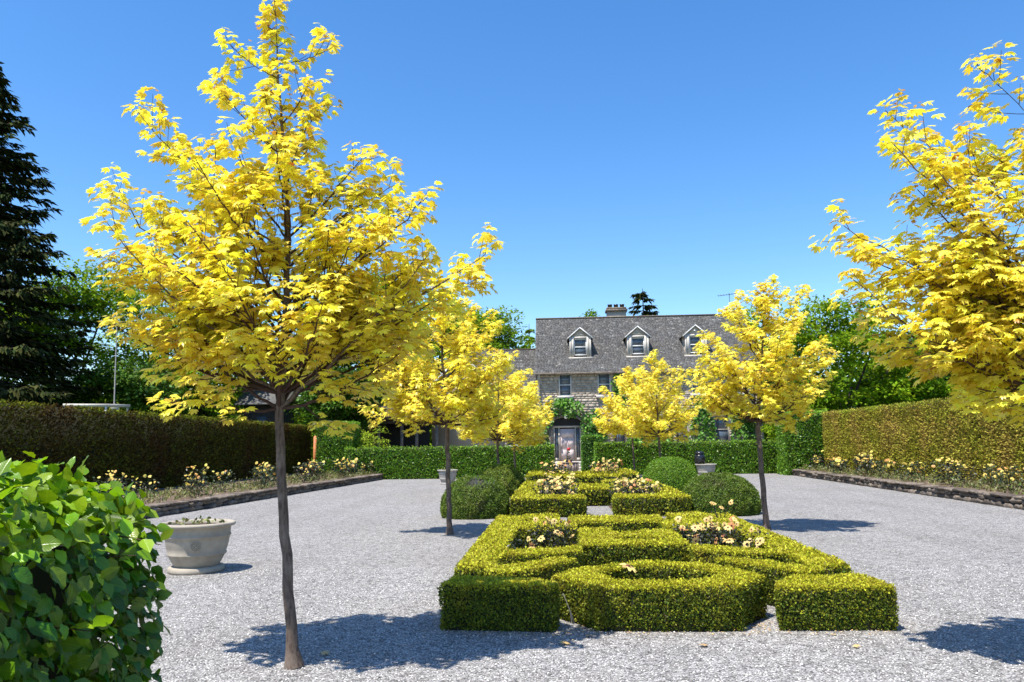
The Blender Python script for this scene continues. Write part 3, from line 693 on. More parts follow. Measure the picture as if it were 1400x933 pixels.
    if near:
        dist = np.linalg.norm(P - CAM, axis=1); score = dist - 2.5 * S + rng.random(n) * .15; score[~in_frame(P, .99)] = 1e9; score[bronze] = 1e9
        pick = np.argsort(score)[:280]; msk = np.zeros(n, bool); msk[pick] = True
        inst_children(root, base, 'leaf', MLEAF, P[msk], F[msk], S[msk], rng)
        bi = np.where(bronze & in_frame(P, .99))[0][:20]; msk[bi] = True
        inst_children(root, base, 'leaf', MLEAFB, P[bi], F[bi], S[bi], rng, label='small bronze-brown young leaf')
        keep = ~msk
    else: keep = np.ones(n, bool)
    leaves_obj('crown', MT if near else (MTF if base[1] > 20 else MTL), P[keep], F[keep], S[keep], tint[keep], M['maple'], rng, root, base)
    return n

def auto_tips(c, r, z0, z1, n, seed, rz=1.0, lean=(0, 0)):
    """branch ends on an upright oval crown"""
    g = np.random.default_rng(seed); out = []
    for i in range(n):
        f = (i + .5) / n; a = i * 2.39996 + g.uniform(-.3, .3); z = z0 + (z1 - z0) * (f ** .9)
        rr = r * (math.sin(math.pi * min(1, .26 + .70 * f)) ** .75) * g.uniform(.8, 1.12)
        st = max(z0 - .05, z - rr * g.uniform(.75, 1.0)); out.append((c[0] + rr * math.cos(a) + lean[0] * f, c[1] + rr * math.sin(a) + lean[1] * f, z, st))
    return out
cnt = []
# nearest left maple: the branch ends follow the crown seen in the photograph
b = (-2.0, 5.84, 0)
tr = [b, (-2.03, 5.84, .35), (-2.10, 5.85, .9), (-2.14, 5.84, 1.4), (-2.16, 5.84, 1.9), (-2.13, 5.84, 2.6), (-2.15, 5.86, 3.6), (-2.24, 5.84, 4.6), (-2.30, 5.84, 5.30)]
tips = [(-.95, 5.6, 3.05, 1.78), (-.60, 5.9, 2.92, 2.1), (-.50, 6.0, 3.18, 2.3), (-.95, 5.5, 3.45, 2.4), (-1.35, 6.2, 3.80, 2.6), (-1.50, 5.8, 3.95, 2.7), (-1.95, 5.7, 4.5, 3.3), (-1.80, 5.9, 4.92, 3.8), (-2.80, 5.9, 4.62, 3.3), (-2.68, 5.8, 4.95, 3.9),
        (-3.42, 5.8, 4.38, 2.5), (-3.25, 6.1, 4.15, 2.4), (-3.70, 5.9, 3.78, 2.2), (-3.40, 5.4, 3.35, 2.1), (-3.30, 6.2, 3.0, 2.0), (-3.45, 5.7, 2.58, 1.95), (-2.85, 5.4, 1.98, 1.92), (-2.6, 6.5, 2.5, 2.0), (-2.9, 5.2, 3.0, 2.0), (-2.3, 5.0, 2.9, 2.0),
        (-1.6, 5.1, 2.6, 2.0), (-1.7, 6.6, 2.9, 2.1), (-2.0, 6.7, 3.4, 2.3), (-2.6, 5.2, 3.7, 2.5), (-2.0, 5.15, 3.8, 2.6), (-1.4, 5.3, 3.2, 2.1), (-2.9, 6.3, 3.7, 2.4), (-2.4, 5.6, 4.1, 3.0), (-2.05, 6.2, 4.2, 3.0), (-1.05, 6.2, 2.55, 1.95), (-1.3, 6.4, 2.9, 2.0), (-3.0, 5.6, 2.35, 1.9), (-1.6, 5.7, 2.5, 1.95), (-2.7, 5.5, 2.4, 1.95), (-2.2, 5.3, 2.35, 1.95), (-1.9, 6.3, 2.5, 1.95), (-3.1, 5.9, 3.4, 2.2), (-1.2, 5.8, 3.5, 2.3), (-.9, 5.8, 2.75, 1.95), (-3.2, 5.8, 2.75, 1.95), (-3.35, 5.6, 3.1, 2.0), (-2.9, 6.2, 2.8, 1.95), (-2.75, 5.4, 3.3, 2.0), (-3.2, 6.0, 3.45, 2.1), (-2.55, 5.7, 2.95, 2.0), (-1.2, 5.7, 2.3, 1.9), (-1.7, 5.5, 3.0, 2.1), (-1.5, 5.9, 3.3, 2.2), (-1.1, 5.9, 3.1, 2.1)]
cnt.append(maple(b, tr, tips, 'nearest golden maple, its whole trunk standing left of the box parterre', 41, near=True, leaf=.086, dens=1.0, tr=.044))
# nearest right maple: trunk just outside the picture, crown reaching in
b = (3.62, 5.75, 0)
tr = [b, (3.60, 5.75, .9), (3.66, 5.75, 1.9), (3.68, 5.75, 2.8), (3.70, 5.75, 3.5), (3.78, 5.75, 4.05)]
tips = [(2.18, 5.8, 3.22, 2.1), (2.16, 5.7, 2.80, 1.95), (2.56, 5.8, 4.12, 2.5), (3.22, 5.7, 4.42, 2.9), (2.45, 5.5, 3.75, 2.3), (2.40, 6.1, 2.50, 1.9), (2.70, 5.4, 3.5, 2.2), (2.92, 5.6, 1.95, 1.85), (2.85, 5.3, 2.4, 1.9), (3.1, 6.3, 2.2, 1.9), (3.0, 6.4, 3.2, 2.1), (3.2, 5.1, 2.9, 2.0), (3.3, 5.2, 3.6, 2.4),
        (2.9, 6.0, 3.9, 2.6), (3.5, 6.2, 3.9, 2.8), (3.5, 5.3, 3.85, 2.8), (2.6, 5.9, 3.1, 2.1), (3.3, 6.5, 2.8, 2.0), (2.7, 6.3, 2.8, 2.0), (3.9, 5.0, 3.2, 2.1), (4.6, 5.8, 3.6, 2.2), (4.9, 5.9, 2.8, 2.0), (4.3, 6.6, 3.4, 2.2), (4.2, 5.6, 3.9, 2.9), (4.2, 5.2, 2.5, 1.9), (4.8, 5.4, 3.2, 2.1), (3.4, 5.2, 2.2, 1.85), (2.55, 5.6, 2.85, 2.0), (2.75, 5.8, 2.25, 1.9), (2.5, 5.5, 2.35, 1.9), (2.38, 5.9, 2.98, 2.0), (2.9, 5.3, 2.9, 2.0), (3.15, 5.35, 1.85, 1.8), (3.25, 6.0, 1.9, 1.8), (2.7, 5.7, 3.45, 2.2), (3.0, 5.5, 3.2, 2.1), (2.6, 6.2, 2.6, 1.9)]
cnt.append(maple(b, tr, tips, 'nearest golden maple at the right edge, its trunk outside the picture', 42, near=True, leaf=.088, dens=1.0, tr=.05))
def row_maple(b, top, r, z0, z1, label, seed, n=22, leaf=.105, dens=1, lean=(0, 0), extra=(), tr=.05):
    t = [(b[0], b[1], 0), (b[0] - .02, b[1], z0 * .5), (b[0] - .05, b[1], z0), ((b[0] + top[0]) / 2, b[1], (z0 + z1) / 2), (top[0], top[1], z1 + .15)]
    tp = auto_tips((b[0] - .03 + lean[0] * 0, b[1]), r, z0 + .12, z1, n, seed, lean=lean) + list(extra)
    tp = [(x, y, z, max(z0 - .02, min(h, z1 - .3))) for x, y, z, h in tp]
    cnt.append(maple((b[0], b[1], 0), t, tp, label, seed, leaf=leaf, dens=dens, tr=tr))
row_maple((-2.06, 14.35), (-2.3, 14.3), 1.32, 1.95, 4.45, 'second golden maple of the left row, in front of the near left dome', 43, n=30, extra=[(-3.6, 14.2, 2.25, 1.95), (-1.2, 14.4, 4.1, 2.8), (-.95, 14.3, 3.2, 2.2), (-3.3, 14.3, 2.9, 2.1), (-.7, 14.2, 2.4, 1.95)])
row_maple((3.74, 14.68), (3.95, 14.7), 1.22, 1.95, 4.4, 'second golden maple of the right row, upright with two tufts on top', 44, n=26, extra=[(4.15, 14.7, 4.7, 3.6), (4.72, 14.7, 4.52, 3.2), (3.35, 14.7, 4.2, 3.0), (2.62, 14.6, 3.35, 2.3), (2.6, 14.6, 2.8, 2.1), (5.1, 14.7, 3.3, 2.3), (2.75, 14.5, 2.4, 1.95), (5.0, 14.6, 2.8, 2.0)], tr=.055)
row_maple((-2.02, 25.5), (-2.0, 25.5), 1.75, 1.75, 4.5, 'third golden maple of the left row, behind the far left dome', 45, n=26, leaf=.135, dens=.8)
row_maple((-1.98, 34.0), (-1.9, 34.0), 1.9, 1.8, 4.5, 'farthest golden maple of the left row with a pale thin trunk', 46, n=24, leaf=.17, dens=.7)
row_maple((3.66, 28.6), (3.5, 28.5), 1.6, 1.8, 4.75, 'third golden maple of the right row, behind the bright green dome', 47, n=26, leaf=.135, dens=.8)
row_maple((3.50, 37.3), (3.3, 37.2), 2.0, 1.9, 5.0, 'farthest golden maple of the right row, before the house windows', 48, n=24, leaf=.18, dens=.7)
print('maple leaves', cnt)

# ================================================================== FOREGROUND BEECH HEDGE
def beech_hedge():
    rng = np.random.default_rng(7); x0, x1, y0, y1, h = -2.9, -1.20, .35, 2.26, 1.49
    base = np.array([(x0 + x1) / 2, (y0 + y1) / 2, 0]); root = empty('beech_hedge', base)
    tag(root, 'big-leaved beech hedge in the lower left corner, its top leaves glossy in the sun', 'hedge')
    MB().prism(shrink([(x0, y0), (x1, y0), (x1, y1), (x0, y1)], .13), 0, h - .14).link('hedge_core', M['hedge_core'], root, base)
    V, T = poly_tris([(x0, y0), (x1, y0), (x1, y1), (x0, y1)], 0, h); n = 34000
    P, Nn, _ = tri_sample(V, T, n, rng)
    keep = (Nn[:, 1] > -.5) & (Nn[:, 0] > -.5) & (P[:, 2] > .35) & (P[:, 1] > .55) & (P[:, 0] > -2.5) & in_frame(P, 1.3); P, Nn = P[keep], Nn[keep]; n = len(P)
    # rounded shoulders
    ex = np.minimum(x1 - P[:, 0], y1 - P[:, 1]); top = Nn[:, 2] > .5
    P[:, 2] -= np.where(top, np.exp(-np.maximum(ex, 0) / .09) * .07, 0)
    dz = h - P[:, 2]; P = P + Nn * (np.where(top, 0, -np.exp(-dz / .1) * .06) + nz(P, 4) * .045 + rng.normal(size=n) * .028)[:, None]
    out = Nn * (1, 1, .35); d = norm(out * .7 + rng.normal(size=(n, 3)) * .6 + np.array([0, 0, -.8]) * np.where(top, .25, 1.0)[:, None])
    nn = norm(Nn * np.where(top, .6, 1.5)[:, None] + np.array([0, 0, .55]) * np.where(top, 1, .45)[:, None] + rng.normal(size=(n, 3)) * np.where(top, .42, .33)[:, None])
    F = frames(d, nn); S = rng.uniform(.034, .062, n)
    tint = np.clip(np.where(P[:, 2] > h - .12, .5, .06) + rng.normal(size=n) * .2, 0, 1)  # sunlit top and shaded sides painted into the leaf tint by height
    # long shoots above the clipped line
    tw = MB(); EP = []; ED = []
    for k in range(34):
        if k < 24:
            q = np.array([rng.uniform(-2.4, x1), rng.uniform(1.1, y1), h - .06]); dv = norm(np.array([rng.normal() * .5, rng.normal() * .4, 1.0])); ln = rng.uniform(.04, .12)
        else:
            q = np.array([x1 - .05, rng.uniform(1.7, y1), rng.uniform(.55, 1.45)]); dv = norm(np.array([1.0, .5 + rng.normal() * .4, -.25 + rng.normal() * .3])); ln = rng.uniform(.10, .17)
        tw.tube([q, q + dv * ln * .5, q + dv * ln + (0, 0, -.01)], [.0022, .0017, .001], 4)
        for f in (.45, .7, 1.0):
            EP.append(q + dv * ln * f); ED.append(norm(dv * .6 + rng.normal(size=3) * .6))
    stuff(tw.link('twigs', M['twig'], root, base))
    EP, ED = np.array(EP), np.array(ED); m = len(EP)
    P = np.r_[P, EP]; F = np.r_[F, frames(ED, np.array([0, 0, 1.0]) + rng.normal(size=(m, 3)) * .5)]; S = np.r_[S, rng.uniform(.035, .065, m)]; tint = np.r_[tint, rng.uniform(.4, .9, m)]
    n = len(P)
    tmpl = [T_beech(k) for k in range(4)]
    score = np.linalg.norm(P - CAM, axis=1) - np.where(P[:, 2] > h - .12, .35, 0) - S * 6 + rng.random(n) * .15; dirc = (CAM - P)
    fz = np.r_[Nn, np.zeros((m, 3)) + (0, 0, 1)]; score[(dirc * fz).sum(1) < -.02] = 1e9; score[~in_frame(P, .995)] = 1e9
    dep = np.r_[(P[:len(Nn)] - np.clip(P[:len(Nn)], (x0, y0, 0), (x1, y1, h)))[:, :] @ np.array([1., 1., 1.]), np.ones(m)]
    score -= np.clip(dep, -.05, .05) * 6
    pick = np.argsort(score)[:300]; msk = np.zeros(n, bool); msk[pick] = True
    ms = [[build_mesh('leaf', v, p, M['beech'], tint=np.full(len(v), tv), uv=v[:, :2], smooth=True) for v, p in tmpl] for tv in (.1, .35, .7)]
    for lo, hi, k in ((-1, .2, 0), (.2, .5, 1), (.5, 2, 2)):
        sel = msk & (tint > lo) & (tint <= hi) if k else msk & (tint <= hi)
        inst_children(root, base, 'leaf', ms[k], P[sel], F[sel], S[sel], rng)
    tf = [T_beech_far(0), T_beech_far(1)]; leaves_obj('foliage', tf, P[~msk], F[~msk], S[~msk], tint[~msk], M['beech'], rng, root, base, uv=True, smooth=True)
beech_hedge()

# ================================================================== DAHLIAS
def flower_mesh(name, mat, seed, r=.05, petals=9):
    rng = np.random.default_rng(seed); V = []; F = []
    for k in range(petals):
        a = k * 2 * math.pi / petals + rng.uniform(-.1, .1); ca, sa = math.cos(a), math.sin(a); rr = r * rng.uniform(.85, 1.1); wv = r * .34; n = len(V)
        for u, v_, z in ((.1, 0, 0), (.6, wv, .006), (1.0, wv * .3, -.004), (1.0, -wv * .3, -.004), (.6, -wv, .006)):
            V.append((ca * u * rr - sa * v_, sa * u * rr + ca * v_, z + rng.uniform(-.003, .003)))
        F.append(tuple(range(n, n + 5)))
    me = build_mesh(name, V, [F], mat, tint=np.full(len(V), [0, .15, .9, .3][seed % 4]))
    return me
FLW = [flower_mesh('flower', M['petal'], s) for s in (0, 1, 2, 4, 5)]; FLY = [flower_mesh('flower', M['petal_y'], s) for s in (0, 1, 3, 4, 6)]
cm = MB(); cm.lathe([(.0, .012), (.010, .010), (.014, 0)], n=8); CEN = cm.mesh('flower_centre', M['fcentre'])
TO = [T_oval(.3, .08)]
def dahlia(x, y, z, label, group, seed, h=.5, r=.2, nf=7, near=False, yellow=False, leaf=.05, nl=150, fs=1.0, green=.25):
    rng = np.random.default_rng(seed); base = np.array([x, y, z]); root = empty('dahlia_plant', base); tag(root, label, 'flowering plant', group)
    st = MB(); heads = []
    for k in range(nf):
        a = rng.uniform(0, 6.28); rr = r * math.sqrt(rng.random()); e = base + (rr * math.cos(a), rr * math.sin(a), h * rng.uniform(.55, 1.15))
        q = base + (rr * .35 * math.cos(a), rr * .35 * math.sin(a), 0); st.tube([q, (q + e) / 2 + (0, 0, .03), e], [.005, .004, .0028], 4, cap=False); heads.append(e)
    st.link('stems', M['rosefol'], root, base)
    n = int(nl * 1.5); a = rng.uniform(0, 6.28, n); rr = r * np.sqrt(rng.random(n)) * 1.05; zz = h * rng.uniform(.04, .95, n) ** .8
    P = np.stack([x + rr * np.cos(a), y + rr * np.sin(a), z + zz], 1); d = norm(np.stack([np.cos(a), np.sin(a), rng.normal(size=n) * .5], 1) + rng.normal(size=(n, 3)) * .5)
    leaves_obj('leaves', TO, P, frames(d, np.array([0, 0, 1.0]) + rng.normal(size=(n, 3)) * .5), leaf * rng.uniform(.6, 1.3, n), np.clip(rng.random(n) ** 2 * 1.0 - .5 + green * 2, 0, 1), M['rosefol'], rng, root, base)
    H = np.array(heads); m = len(H); Fh = frames(rng.normal(size=(m, 3)) + (1, 0, 0), norm(np.array([-.25, -.6, .9]) + rng.normal(size=(m, 3)) * .35)); S = rng.uniform(.8, 1.25, m) * fs
    src = FLY if yellow else FLW
    for k in range(m):
        o = bpy.data.objects.new('flower', src[int(rng.integers(len(src)))]); COL.objects.link(o); o.parent = root
        Rm = Matrix([[Fh[k, c, rw] for c in range(3)] for rw in range(3)]).to_4x4()
        # flower meshes lie in x-y, their face along z
        o.matrix_basis = Matrix.Translation(Vector(H[k] - base)) @ Rm @ Matrix.Scale(float(S[k]), 4)
        if near:
            c = bpy.data.objects.new('flower_centre', CEN); COL.objects.link(c); c.parent = o
    return root
ORD = ['first', 'second', 'third', 'fourth', 'fifth', 'sixth', 'seventh', 'eighth', 'ninth', 'tenth', 'eleventh', 'twelfth', 'thirteenth', 'fourteenth', 'fifteenth', 'sixteenth', 'seventeenth', 'eighteenth', 'nineteenth', 'twentieth', 'twenty-first', 'twenty-second', 'twenty-third', 'twenty-fourth', 'twenty-fifth', 'twenty-sixth', 'twenty-seventh', 'twenty-eighth', 'twenty-ninth', 'thirtieth']
def pocket(spots, where, group, seed, **kw):
    for i, (x, y) in enumerate(spots): dahlia(x, y, .01, 'cream and rust dahlia %s, %s from the left' % (where, ORD[i]), group, seed + i, **kw)
pocket([(-.45, 9.6), (-.28, 11.15), (-.02, 10.6), (.02, 11.35)], 'in nearest parterre\'s left pocket', 'dahlias in the left near pocket', 100, h=.50, r=.2, nf=4, near=True, leaf=.045, nl=110, fs=.85)
pocket([(1.70, 10.85), (1.84, 10.3), (2.06, 11.15), (2.10, 10.4), (2.28, 10.9), (2.34, 9.95)], 'in nearest parterre\'s right pocket', 'dahlias in the right near pocket', 120, h=.50, r=.2, nf=7, near=True, leaf=.045, nl=130, fs=.92)
dahlia(.63, 7.62, .01, 'single salmon dahlia rising in the hollow of the ring hedge', 'dahlias in the ring hollow', 140, h=.44, r=.03, nf=1, near=True, leaf=.04, nl=14, fs=1.6)
dahlia(1.14, 7.5, .01, 'low rusty dahlia bud in the hollow of the ring hedge, right side', 'dahlias in the ring hollow', 146, h=.34, r=.03, nf=1, near=True, leaf=.035, nl=12, fs=.7)
dahlia(2.55, 12.9, .38, 'rust dahlia sprays showing above the back right corner of the parterre', 'dahlias in the right near pocket', 150, h=.25, r=.2, nf=4, near=True, leaf=.03, nl=14)
sp = [(-.42, 18.7), (-.25, 19.4), (.0, 18.9), (.2, 19.3), (-.40, 20.4), (-.2, 22.1), (.1, 20.2), (-.3, 23.2), (.2, 22.4)]
pocket(sp, 'in second parterre\'s left pocket', 'dahlias in the left middle pocket', 200, h=.68, r=.23, nf=10, leaf=.07, nl=100, fs=.9)
sp = [(1.45, 19.9), (1.5, 18.8), (1.72, 19.5), (1.9, 18.8), (2.05, 19.6), (2.2, 18.9), (2.0, 21.2), (1.6, 22.0)]
pocket(sp, 'in second parterre\'s right pocket', 'dahlias in the right middle pocket', 230, h=.66, r=.23, nf=10, leaf=.07, nl=100, fs=.9)
pocket([(-.5, 32.0), (-.2, 32.8), (.0, 34.0), (.15, 32.2)], 'in farthest parterre\'s left pocket', 'dahlias in the left far pocket', 260, h=.8, r=.3, nf=12, leaf=.09, nl=80, fs=1.3)
pocket([(1.5, 32.4), (1.8, 33.2), (2.1, 32.4), (2.35, 33.4)], 'in farthest parterre\'s right pocket', 'dahlias in the right far pocket', 270, h=.85, r=.3, nf=14, leaf=.09, nl=80, fs=1.3)
# the two long beds
def bed(side, fn, ys, sgn, seed):
    r = random.Random(seed)
    for i, y in enumerate(ys):
        x = fn(y) + sgn * (r.uniform(.7, 1.5) if i % 3 else r.uniform(.5, .9)); fs = max(1.0, y / 17)
        dahlia(x, y, .24, 'yellow blooming bush in the %s bed, %s from the house end' % (side, ORD[i]), 'yellow dahlias in the %s bed' % side, seed + i, h=r.uniform(.5, .85), r=.32, nf=r.randint(8, 14), yellow=True, leaf=.065 * max(1, y / 20), nl=130, fs=fs * .66, green=r.uniform(.2, .55))
bed('left', bed_edge_left, [38.6, 37.2, 35.9, 34.4, 33.0, 31.4, 29.8, 28.4, 26.8, 25.6, 24.0, 22.7, 21.4, 20.2, 19.0, 17.9, 16.8, 15.6], -1, 300)
bed('right', bed_edge_right, [40.6, 39.4, 38.0, 36.6, 35.4, 34.2, 33.0, 31.8, 30.6, 29.5, 28.3, 27.1, 26.0, 24.9, 23.8, 22.7, 21.8, 20.8, 19.9, 19.0, 18.1, 17.2, 16.2], 1, 340)
# weedy ground cover
for side, fn, sg, y0, y1 in (('left', bed_edge_left, -1, 14, 39), ('right', bed_edge_right, 1, 14, 41)):
    rng = np.random.default_rng(77 + sg); n = 9000; y = y0 + (y1 - y0) * rng.random(n); x = fn(y) + sg * (.25 + 2.4 * rng.random(n) ** 1.4)
    cl = nz(np.stack([x, y, y * 0], 1), 3.0); keep = cl > -.25; x, y, cl = x[keep], y[keep], cl[keep]; n = len(x)
    P = np.stack([x, y, .27 + rng.random(n) * .26 * np.clip(cl + .5, .1, 1)], 1)
    o = leaves_obj('ground_cover', [T_rhomb(.2, .1)], P, frames(rng.normal(size=(n, 3)) * .7 + (0, 0, .7), rng.normal(size=(n, 3)) + (0, -1, .5)), rng.uniform(.05, .12, n), rng.random(n), M['weed'], rng)
    tag(o, 'patchy pale green weeds and grass among the flowers of the %s bed' % side, 'ground cover')

# ================================================================== STONE BORDERS
def rock_mesh(seed):
    r = np.random.default_rng(seed); g = np.linspace(-.5, .5, 4); V = []; idx = {}
    def vid(p):
        k = tuple(np.round(p, 4))
        if k not in idx:
            idx[k] = len(V); q = np.array(p); q = q * (1 - .22 * (np.abs(q).sum() - .5) ** 2 * 1.2) ; V.append(q)
        return idx[k]
    F = []
    for ax in range(3):
        for s in (-.5, .5):
            for i in range(3):
                for j in range(3):
                    c = []
                    for (a, b_) in ((i, j), (i + 1, j), (i + 1, j + 1), (i, j + 1)):
                        p = [0, 0, 0]; p[ax] = s; p[(ax + 1) % 3] = g[a]; p[(ax + 2) % 3] = g[b_]; c.append(vid(p))
                    F.append(c if s > 0 else c[::-1])
    V = np.array(V); V += r.normal(size=V.shape) * .035
    return V, F
RM = []
for k in range(8):
    V, F = rock_mesh(k); RM.append(build_mesh('stone', V, [F], M['rock'] if k % 3 else M['rock2']))
def border(side, fn, y0, y1, label, sg, seed):
    r = random.Random(seed); root = empty('stone_border', (fn((y0 + y1) / 2), (y0 + y1) / 2, 0)); tag(root, label, 'stone edging')
    bx, by = root.location.x, root.location.y
    sh = (fn(y1) - fn(y0)) / (y1 - y0); rz = math.atan2(-sh, 1) + math.pi / 2
    for course, (zc, hh, dp) in enumerate(((.05, .15, .34), (.165, .13, .32), (.25, .09, .40))):
        y = y0 + r.uniform(0, .2)
        while y < y1:
            L = r.uniform(.26, .50) * (1 + max(0, y - 22) * .025) * (1.25 if course == 2 else 1)
            o = bpy.data.objects.new('stone', RM[r.randrange(8)]); COL.objects.link(o); o.parent = root
            o.location = (fn(y + L / 2) - bx + sg * (.12 + r.uniform(-.03, .03)), y + L / 2 - by, zc + r.uniform(-.012, .012))
            o.rotation_euler = (r.uniform(-.06, .06) + (math.pi if r.random() < .5 else 0), r.uniform(-.05, .05), rz + r.uniform(-.06, .06))
            o.scale = (L * 1.06, dp * r.uniform(.85, 1.1), hh * r.uniform(.9, 1.12)); y += L * .985
border('left', bed_edge_left, 13.5, 39.4, 'low dry-stacked dark stone edging of the left flower bed', -1, 1)
border('right', bed_edge_right, 14.5, 41.6, 'low dry-stacked stone edging of the right flower bed', 1, 2)
mb = MB();
for i in range(9):
    pass
# short return of the edging at the house end of each bed
border_end = None

# ================================================================== POTS
def pot(x, y, rr, h, mat, label, seed, rosette=True, group='stone pots in the gravel yard'):
    root = empty('stone_pot', (x, y, 0)); tag(root, label, 'planter', group); base = root.location; k = rr / .5; v = h / .62
    prof = [(.32, .075), (.355, .12), (.392, .18), (.412, .215), (.430, .222), (.436, .235), (.424, .25), (.448, .32), (.466, .40), (.474, .445), (.490, .452), (.494, .468), (.480, .482), (.482, .54), (.487, .575), (.535, .58), (.555, .597), (.555, .615), (.535, .63), (.49, .63), (.465, .61), (.455, .55)]
    prof = [(a * k * .91, b * v) for a, b in prof]
    mb = MB().lathe(prof, (x, y, 0), 56); mb.link('bowl', M[mat], root, base, smooth=False)
    MB().lathe([(.0, 0.004), (.40 * k * .93, 0.004), (.405 * k * .93, .02 * v), (.40 * k * .93, .065 * v), (.37 * k * .93, .075 * v), (.30 * k * .93, .078 * v)], (x, y, 0), 48).link('saucer', M[mat], root, base)
    MB().lathe([(.46 * k * .91, .575 * v), (.25 * k, .60 * v), (0, .61 * v)], (x, y, 0), 24).link('soil', M['mulch'], root, base)
    if rosette:
        ang = math.atan2(-y, -x - 0.6) ; rb = MB()
        for q in (0, math.pi * .66, -math.pi * .66):
            ca, sa = math.cos(ang + q), math.sin(ang + q); zc = .355 * v; rc = .452 * k * .91
            def pt(u, w_, o_): a2 = ang + q + u / rc; r2 = rc + w_ * .18 + o_; return (x + r2 * math.cos(a2), y + r2 * math.sin(a2), zc + w_)
            for ring, (rad_, num, sz) in enumerate(((.062, 12, .019), (.036, 8, .015), (.0, 1, .016))):
                for i in range(num):
                    t = i * 2 * math.pi / num; u, w2 = rad_ * math.cos(t) * k, rad_ * math.sin(t) * k; c = np.array(pt(u, w2, .004 + ring * .004)); e = []
                    for (du, dw, do) in ((sz, 0, 0), (.7 * sz, .7 * sz, .0), (0, sz, 0), (-.7 * sz, .7 * sz, 0), (-sz, 0, 0), (-.7 * sz, -.7 * sz, 0), (0, -sz, 0), (.7 * sz, -.7 * sz, 0)): e.append(pt(u + du * k, w2 + dw * k, -.004))
                    rb.add(e + [pt(u, w2, .03 + ring * .006)], [[(j, (j + 1) % 8, 8) for j in range(8)]])
        rb.link('rosette', M[mat], root, base)
    rng = np.random.default_rng(seed); n = 60; a = rng.uniform(0, 6.28, n); q = rr * .75 * np.sqrt(rng.random(n))
    P = np.stack([x + q * np.cos(a), y + q * np.sin(a), h * .98 + rng.random(n) * .06], 1)
    leaves_obj('dry_plants', TO, P, frames(rng.normal(size=(n, 3)), rng.normal(size=(n, 3)) + (0, 0, 1)), rng.uniform(.04, .08, n), rng.random(n), M['weed'], rng, root, base)
    return root
pot(-4.88, 10.28, .475, .63, 'potstone', 'large beige stone pot with carved rosette beside the beech hedge', 1)
pot(-4.85, 33.2, .44, .60, 'potgrey', 'grey stone pot against the left back hedge, behind the slim trunk', 2, rosette=False)
pot(6.87, 37.4, .50, .60, 'potgrey', 'grey stone pot against the right back hedge', 3, rosette=False)
jb = empty('black_jar', (6.62, 37.5, .60)); tag(jb, 'glossy black round-shouldered jar standing in the right stone pot', 'jar')
MB().lathe([(.0, .60), (.20, .60), (.24, .66), (.26, .80), (.26, .92), (.22, 1.02), (.19, 1.05), (.19, 1.09), (.0, 1.09)], (6.62, 37.5, 0), 28).link('body', M['blackgloss'], jb, jb.location, smooth=True)
MB().lathe([(.21, 1.08), (.215, 1.13), (.17, 1.19), (.05, 1.22), (0, 1.22)], (6.62, 37.5, 0), 28).link('lid', M['blackgloss'], jb, jb.location, smooth=True)

# fallen leaves on the gravel by the box hedges
for i, (x, y, s) in enumerate([(.0, 6.45, .09), (1.13, 6.42, .08), (.22, 6.75, .06), (2.25, 6.42, .06), (-1.9, 6.15, .08)]):
    o = bpy.data.objects.new('fallen_leaf', build_mesh('fallen_leaf', MT[1][0], MT[1][1], M['litter'], tint=np.full(len(MT[1][0]), .3))); COL.objects.link(o)
    o.location = (x, y, .02); o.scale = (s, s, s * .5); o.rotation_euler = (.1, .15, i * 1.3)
    tag(o, ['dry fallen leaf at the foot of the front left corner block', 'dry fallen leaf at the foot of the ring hedge\'s straight front', 'small dry leaf between the corner block and the ring', 'dry fallen leaf before the front right corner block', 'dry fallen leaf close to the nearest left trunk'][i], 'fallen leaf', 'fallen leaves on the gravel')

